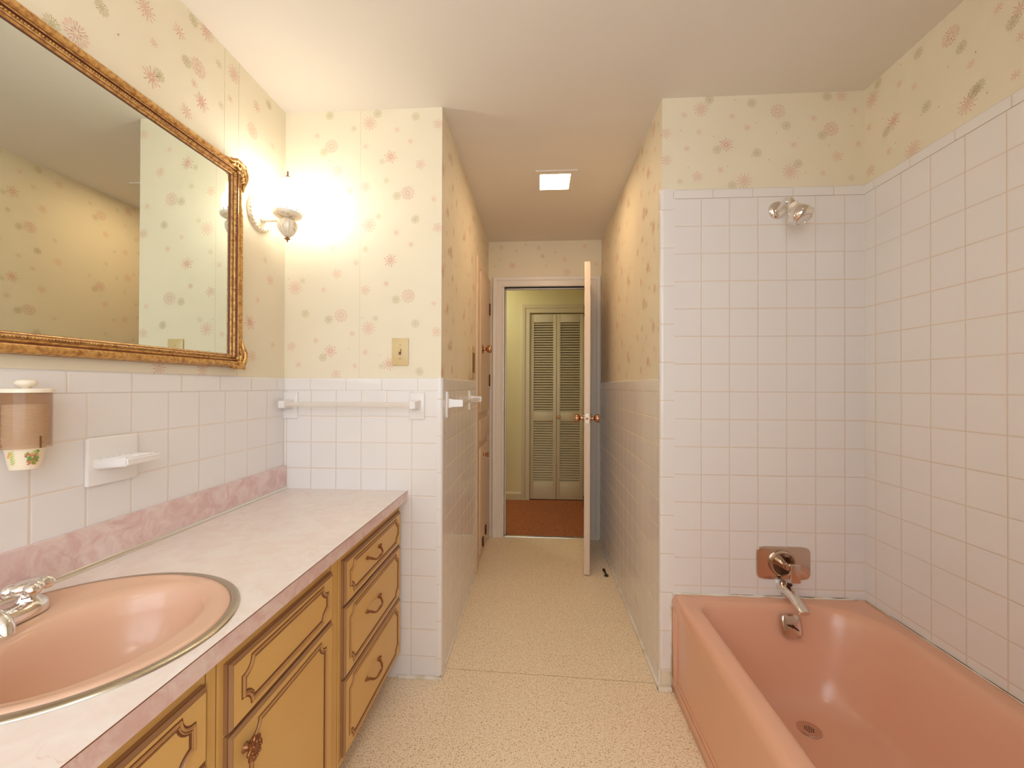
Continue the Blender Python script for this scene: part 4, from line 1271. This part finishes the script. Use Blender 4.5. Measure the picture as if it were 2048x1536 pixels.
# ------------------------------------------------------------------ paper cup dispenser and its cups
cx_, cy_ = XL + TH + .041, .770
cd = thing('cup_dispenser', 'smoked plastic paper-cup dispenser with white lid on the left tiled wall', 'cup dispenser', (XL + TH, cy_, 1.13))
def ushape(r0, back):
    """plan of the holder: half round in front, straight sides to the wall"""
    P_ = [(XL + TH + back, cy_ - r0)]
    for k in range(25):
        a = -PI / 2 + PI * k / 24
        P_.append((cx_ + r0 * math.cos(a), cy_ + r0 * math.sin(a)))
    P_.append((XL + TH + back, cy_ + r0))
    return P_
bm = nb()
a_, b_ = ushape(.0375, 0.001), ushape(.0358, 0.003)
def wallring(P_, z): return [bm.verts.new((x, y, z)) for x, y in P_]
zl, zh = 1.074, 1.184
A0, A1, B0, B1 = wallring(a_, zl), wallring(a_, zh), wallring(b_, zl), wallring(b_, zh)
n = len(a_)
for k in range(n):
    j = (k + 1) % n
    bm.faces.new((A0[k], A0[j], A1[j], A1[k])); bm.faces.new((B0[k], B0[j], B1[j], B1[k]))
    bm.faces.new((A0[k], A0[j], B0[j], B0[k])); bm.faces.new((A1[k], A1[j], B1[j], B1[k]))
obj('holder', bm, 'smoke', cd, 40)
bm = nb()
l0 = ushape(.0395, 0)
La, Lb, Lc = wallring(l0, 1.184), wallring(l0, 1.190), wallring([(cx_ + (x - cx_) * .96, cy_ + (y - cy_) * .96) for x, y in l0], 1.192)
for U, V in ((La, Lb), (Lb, Lc)):
    for k in range(n): bm.faces.new((U[k], U[(k + 1) % n], V[(k + 1) % n], V[k]))
bm.faces.new(La); bm.faces.new(Lc)
lid = obj('lid', bm, 'plastic_white', cd, 40)
bm = nb(); lathe(bm, [(.006, -.002), (.0075, .003), (.014, .006), (.0165, .011), (.014, .016), (.007, .018), (0, .0185)], (cx_, cy_, 1.192), (0, 0, 1), 32); obj('lid_knob', bm, 'plastic_white', lid, 60)
bm = nb(); box(bm, cx_ + .0362, cx_ + .0388, cy_ - .004, cy_ - .0025, zl, zl + .024); obj('slot', bm, 'glaze', cd)

def cup_mats():
    m = mat('paper cup white', (0.85, 0.74, 0.56), 0.6)
    m2 = mat('printed paper cup', (0.85, 0.74, 0.56), 0.6)
    return m, m2
mc, mc2 = cup_mats()
def cup_mesh(print_=False):
    bm = nb()
    prof = [(.0, 0), (.0215, 0), (.0222, .002), (.0300, .0505), (.0312, .0515), (.0312, .0530), (.0300, .0535), (.0292, .0520), (.0214, .004), (0, .004)]
    lathe(bm, prof, (0, 0, 0), (0, 0, 1), 40)
    if print_:
        # leaf sprays and berries printed on the side
        r2 = random.Random(3)
        def decal(az, z, L_, wd, rot, mi):
            pts_ = []
            for k in range(8):
                t = 2 * PI * k / 8
                a = L_ * math.cos(t) ; b = wd * math.sin(t)
                s_, h_ = a * math.cos(rot) - b * math.sin(rot), a * math.sin(rot) + b * math.cos(rot)
                rad = .0222 + (z + h_ - .002) / .0485 * .0078 + .0003
                pts_.append(bm.verts.new((rad * math.cos(az + s_ / rad), rad * math.sin(az + s_ / rad), z + h_)))
            f = bm.faces.new(pts_); f.material_index = mi
        for k in range(46):
            az = -PI / 4 + .55 + r2.uniform(-.36, .36); z = r2.uniform(.012, .036)
            decal(az, z, .0036, .0014, r2.uniform(0, PI), 1 if r2.random() < .7 else 2)
        for k in range(22):
            az = -PI / 4 + .50 + r2.uniform(-.33, .33); z = r2.uniform(.009, .032)
            decal(az, z, .0021, .0019, 0, 3)
        for k in range(12):
            decal(-PI / 4 - .62 + (k % 2) * .10, .012 + k * .0022, .0045, .0010, .5 if k % 2 else 2.6, 2)
        for k in range(5): decal(-PI / 4 - .82 + .04 * k, .026 + .002 * k, .003, .002, .4, 4)
    return bm
M['leaf'] = mat('cup print green', (0.16, 0.30, 0.05), 0.6)
M['leaf2'] = mat('cup print light green', (0.48, 0.55, 0.10), 0.6)
M['berry'] = mat('cup print red', (0.75, 0.16, 0.14), 0.6)
M['orange'] = mat('cup print orange', (0.85, 0.38, 0.16), 0.6)
o = obj('paper_cup', cup_mesh(True), [mc2, 'leaf', 'leaf2', 'berry', 'orange'], None, 40, fix=True)
o.location = (cx_, cy_, 1.032)
tag(o, 'paper cup with red berries and green leaves sticking out below the dispenser', 'paper cup')
first = obj('paper_cup', cup_mesh(False), mc, None, 40)
first.location = (cx_, cy_, 1.0355)
tag(first, 'plain paper cup nested in the stack inside the smoked dispenser', 'paper cup', 'nested cups in the dispenser')
for k in range(1, 22):
    c = first.copy(); COL.objects.link(c)
    c.location = (cx_ + .0003 * math.sin(k * 2.2), cy_ + .0003 * math.cos(k * 1.3), 1.0355 + k * .0034)

# ------------------------------------------------------------------ small rubber doorstop lying on the floor
ds = thing('door_stop', 'small dark door stop lying on the vinyl behind the open door', 'door stop', (.430, 2.685, 0))
bm = nb(); lathe(bm, [(0, 0), (.013, 0), (.014, .004), (.009, .010), (.005, .012), (0, .013)], (.434, 2.672, 0), (0, 0, 1), 20); obj('stop_base', bm, 'black', ds, 50)
bm = nb(); tube(bm, [(.434, 2.674, .010), (.428, 2.690, .018), (.424, 2.705, .022), (.424, 2.712, .022)], [.005, .006, .010, .009], 12); obj('stop_tip', bm, 'black', ds, 50)
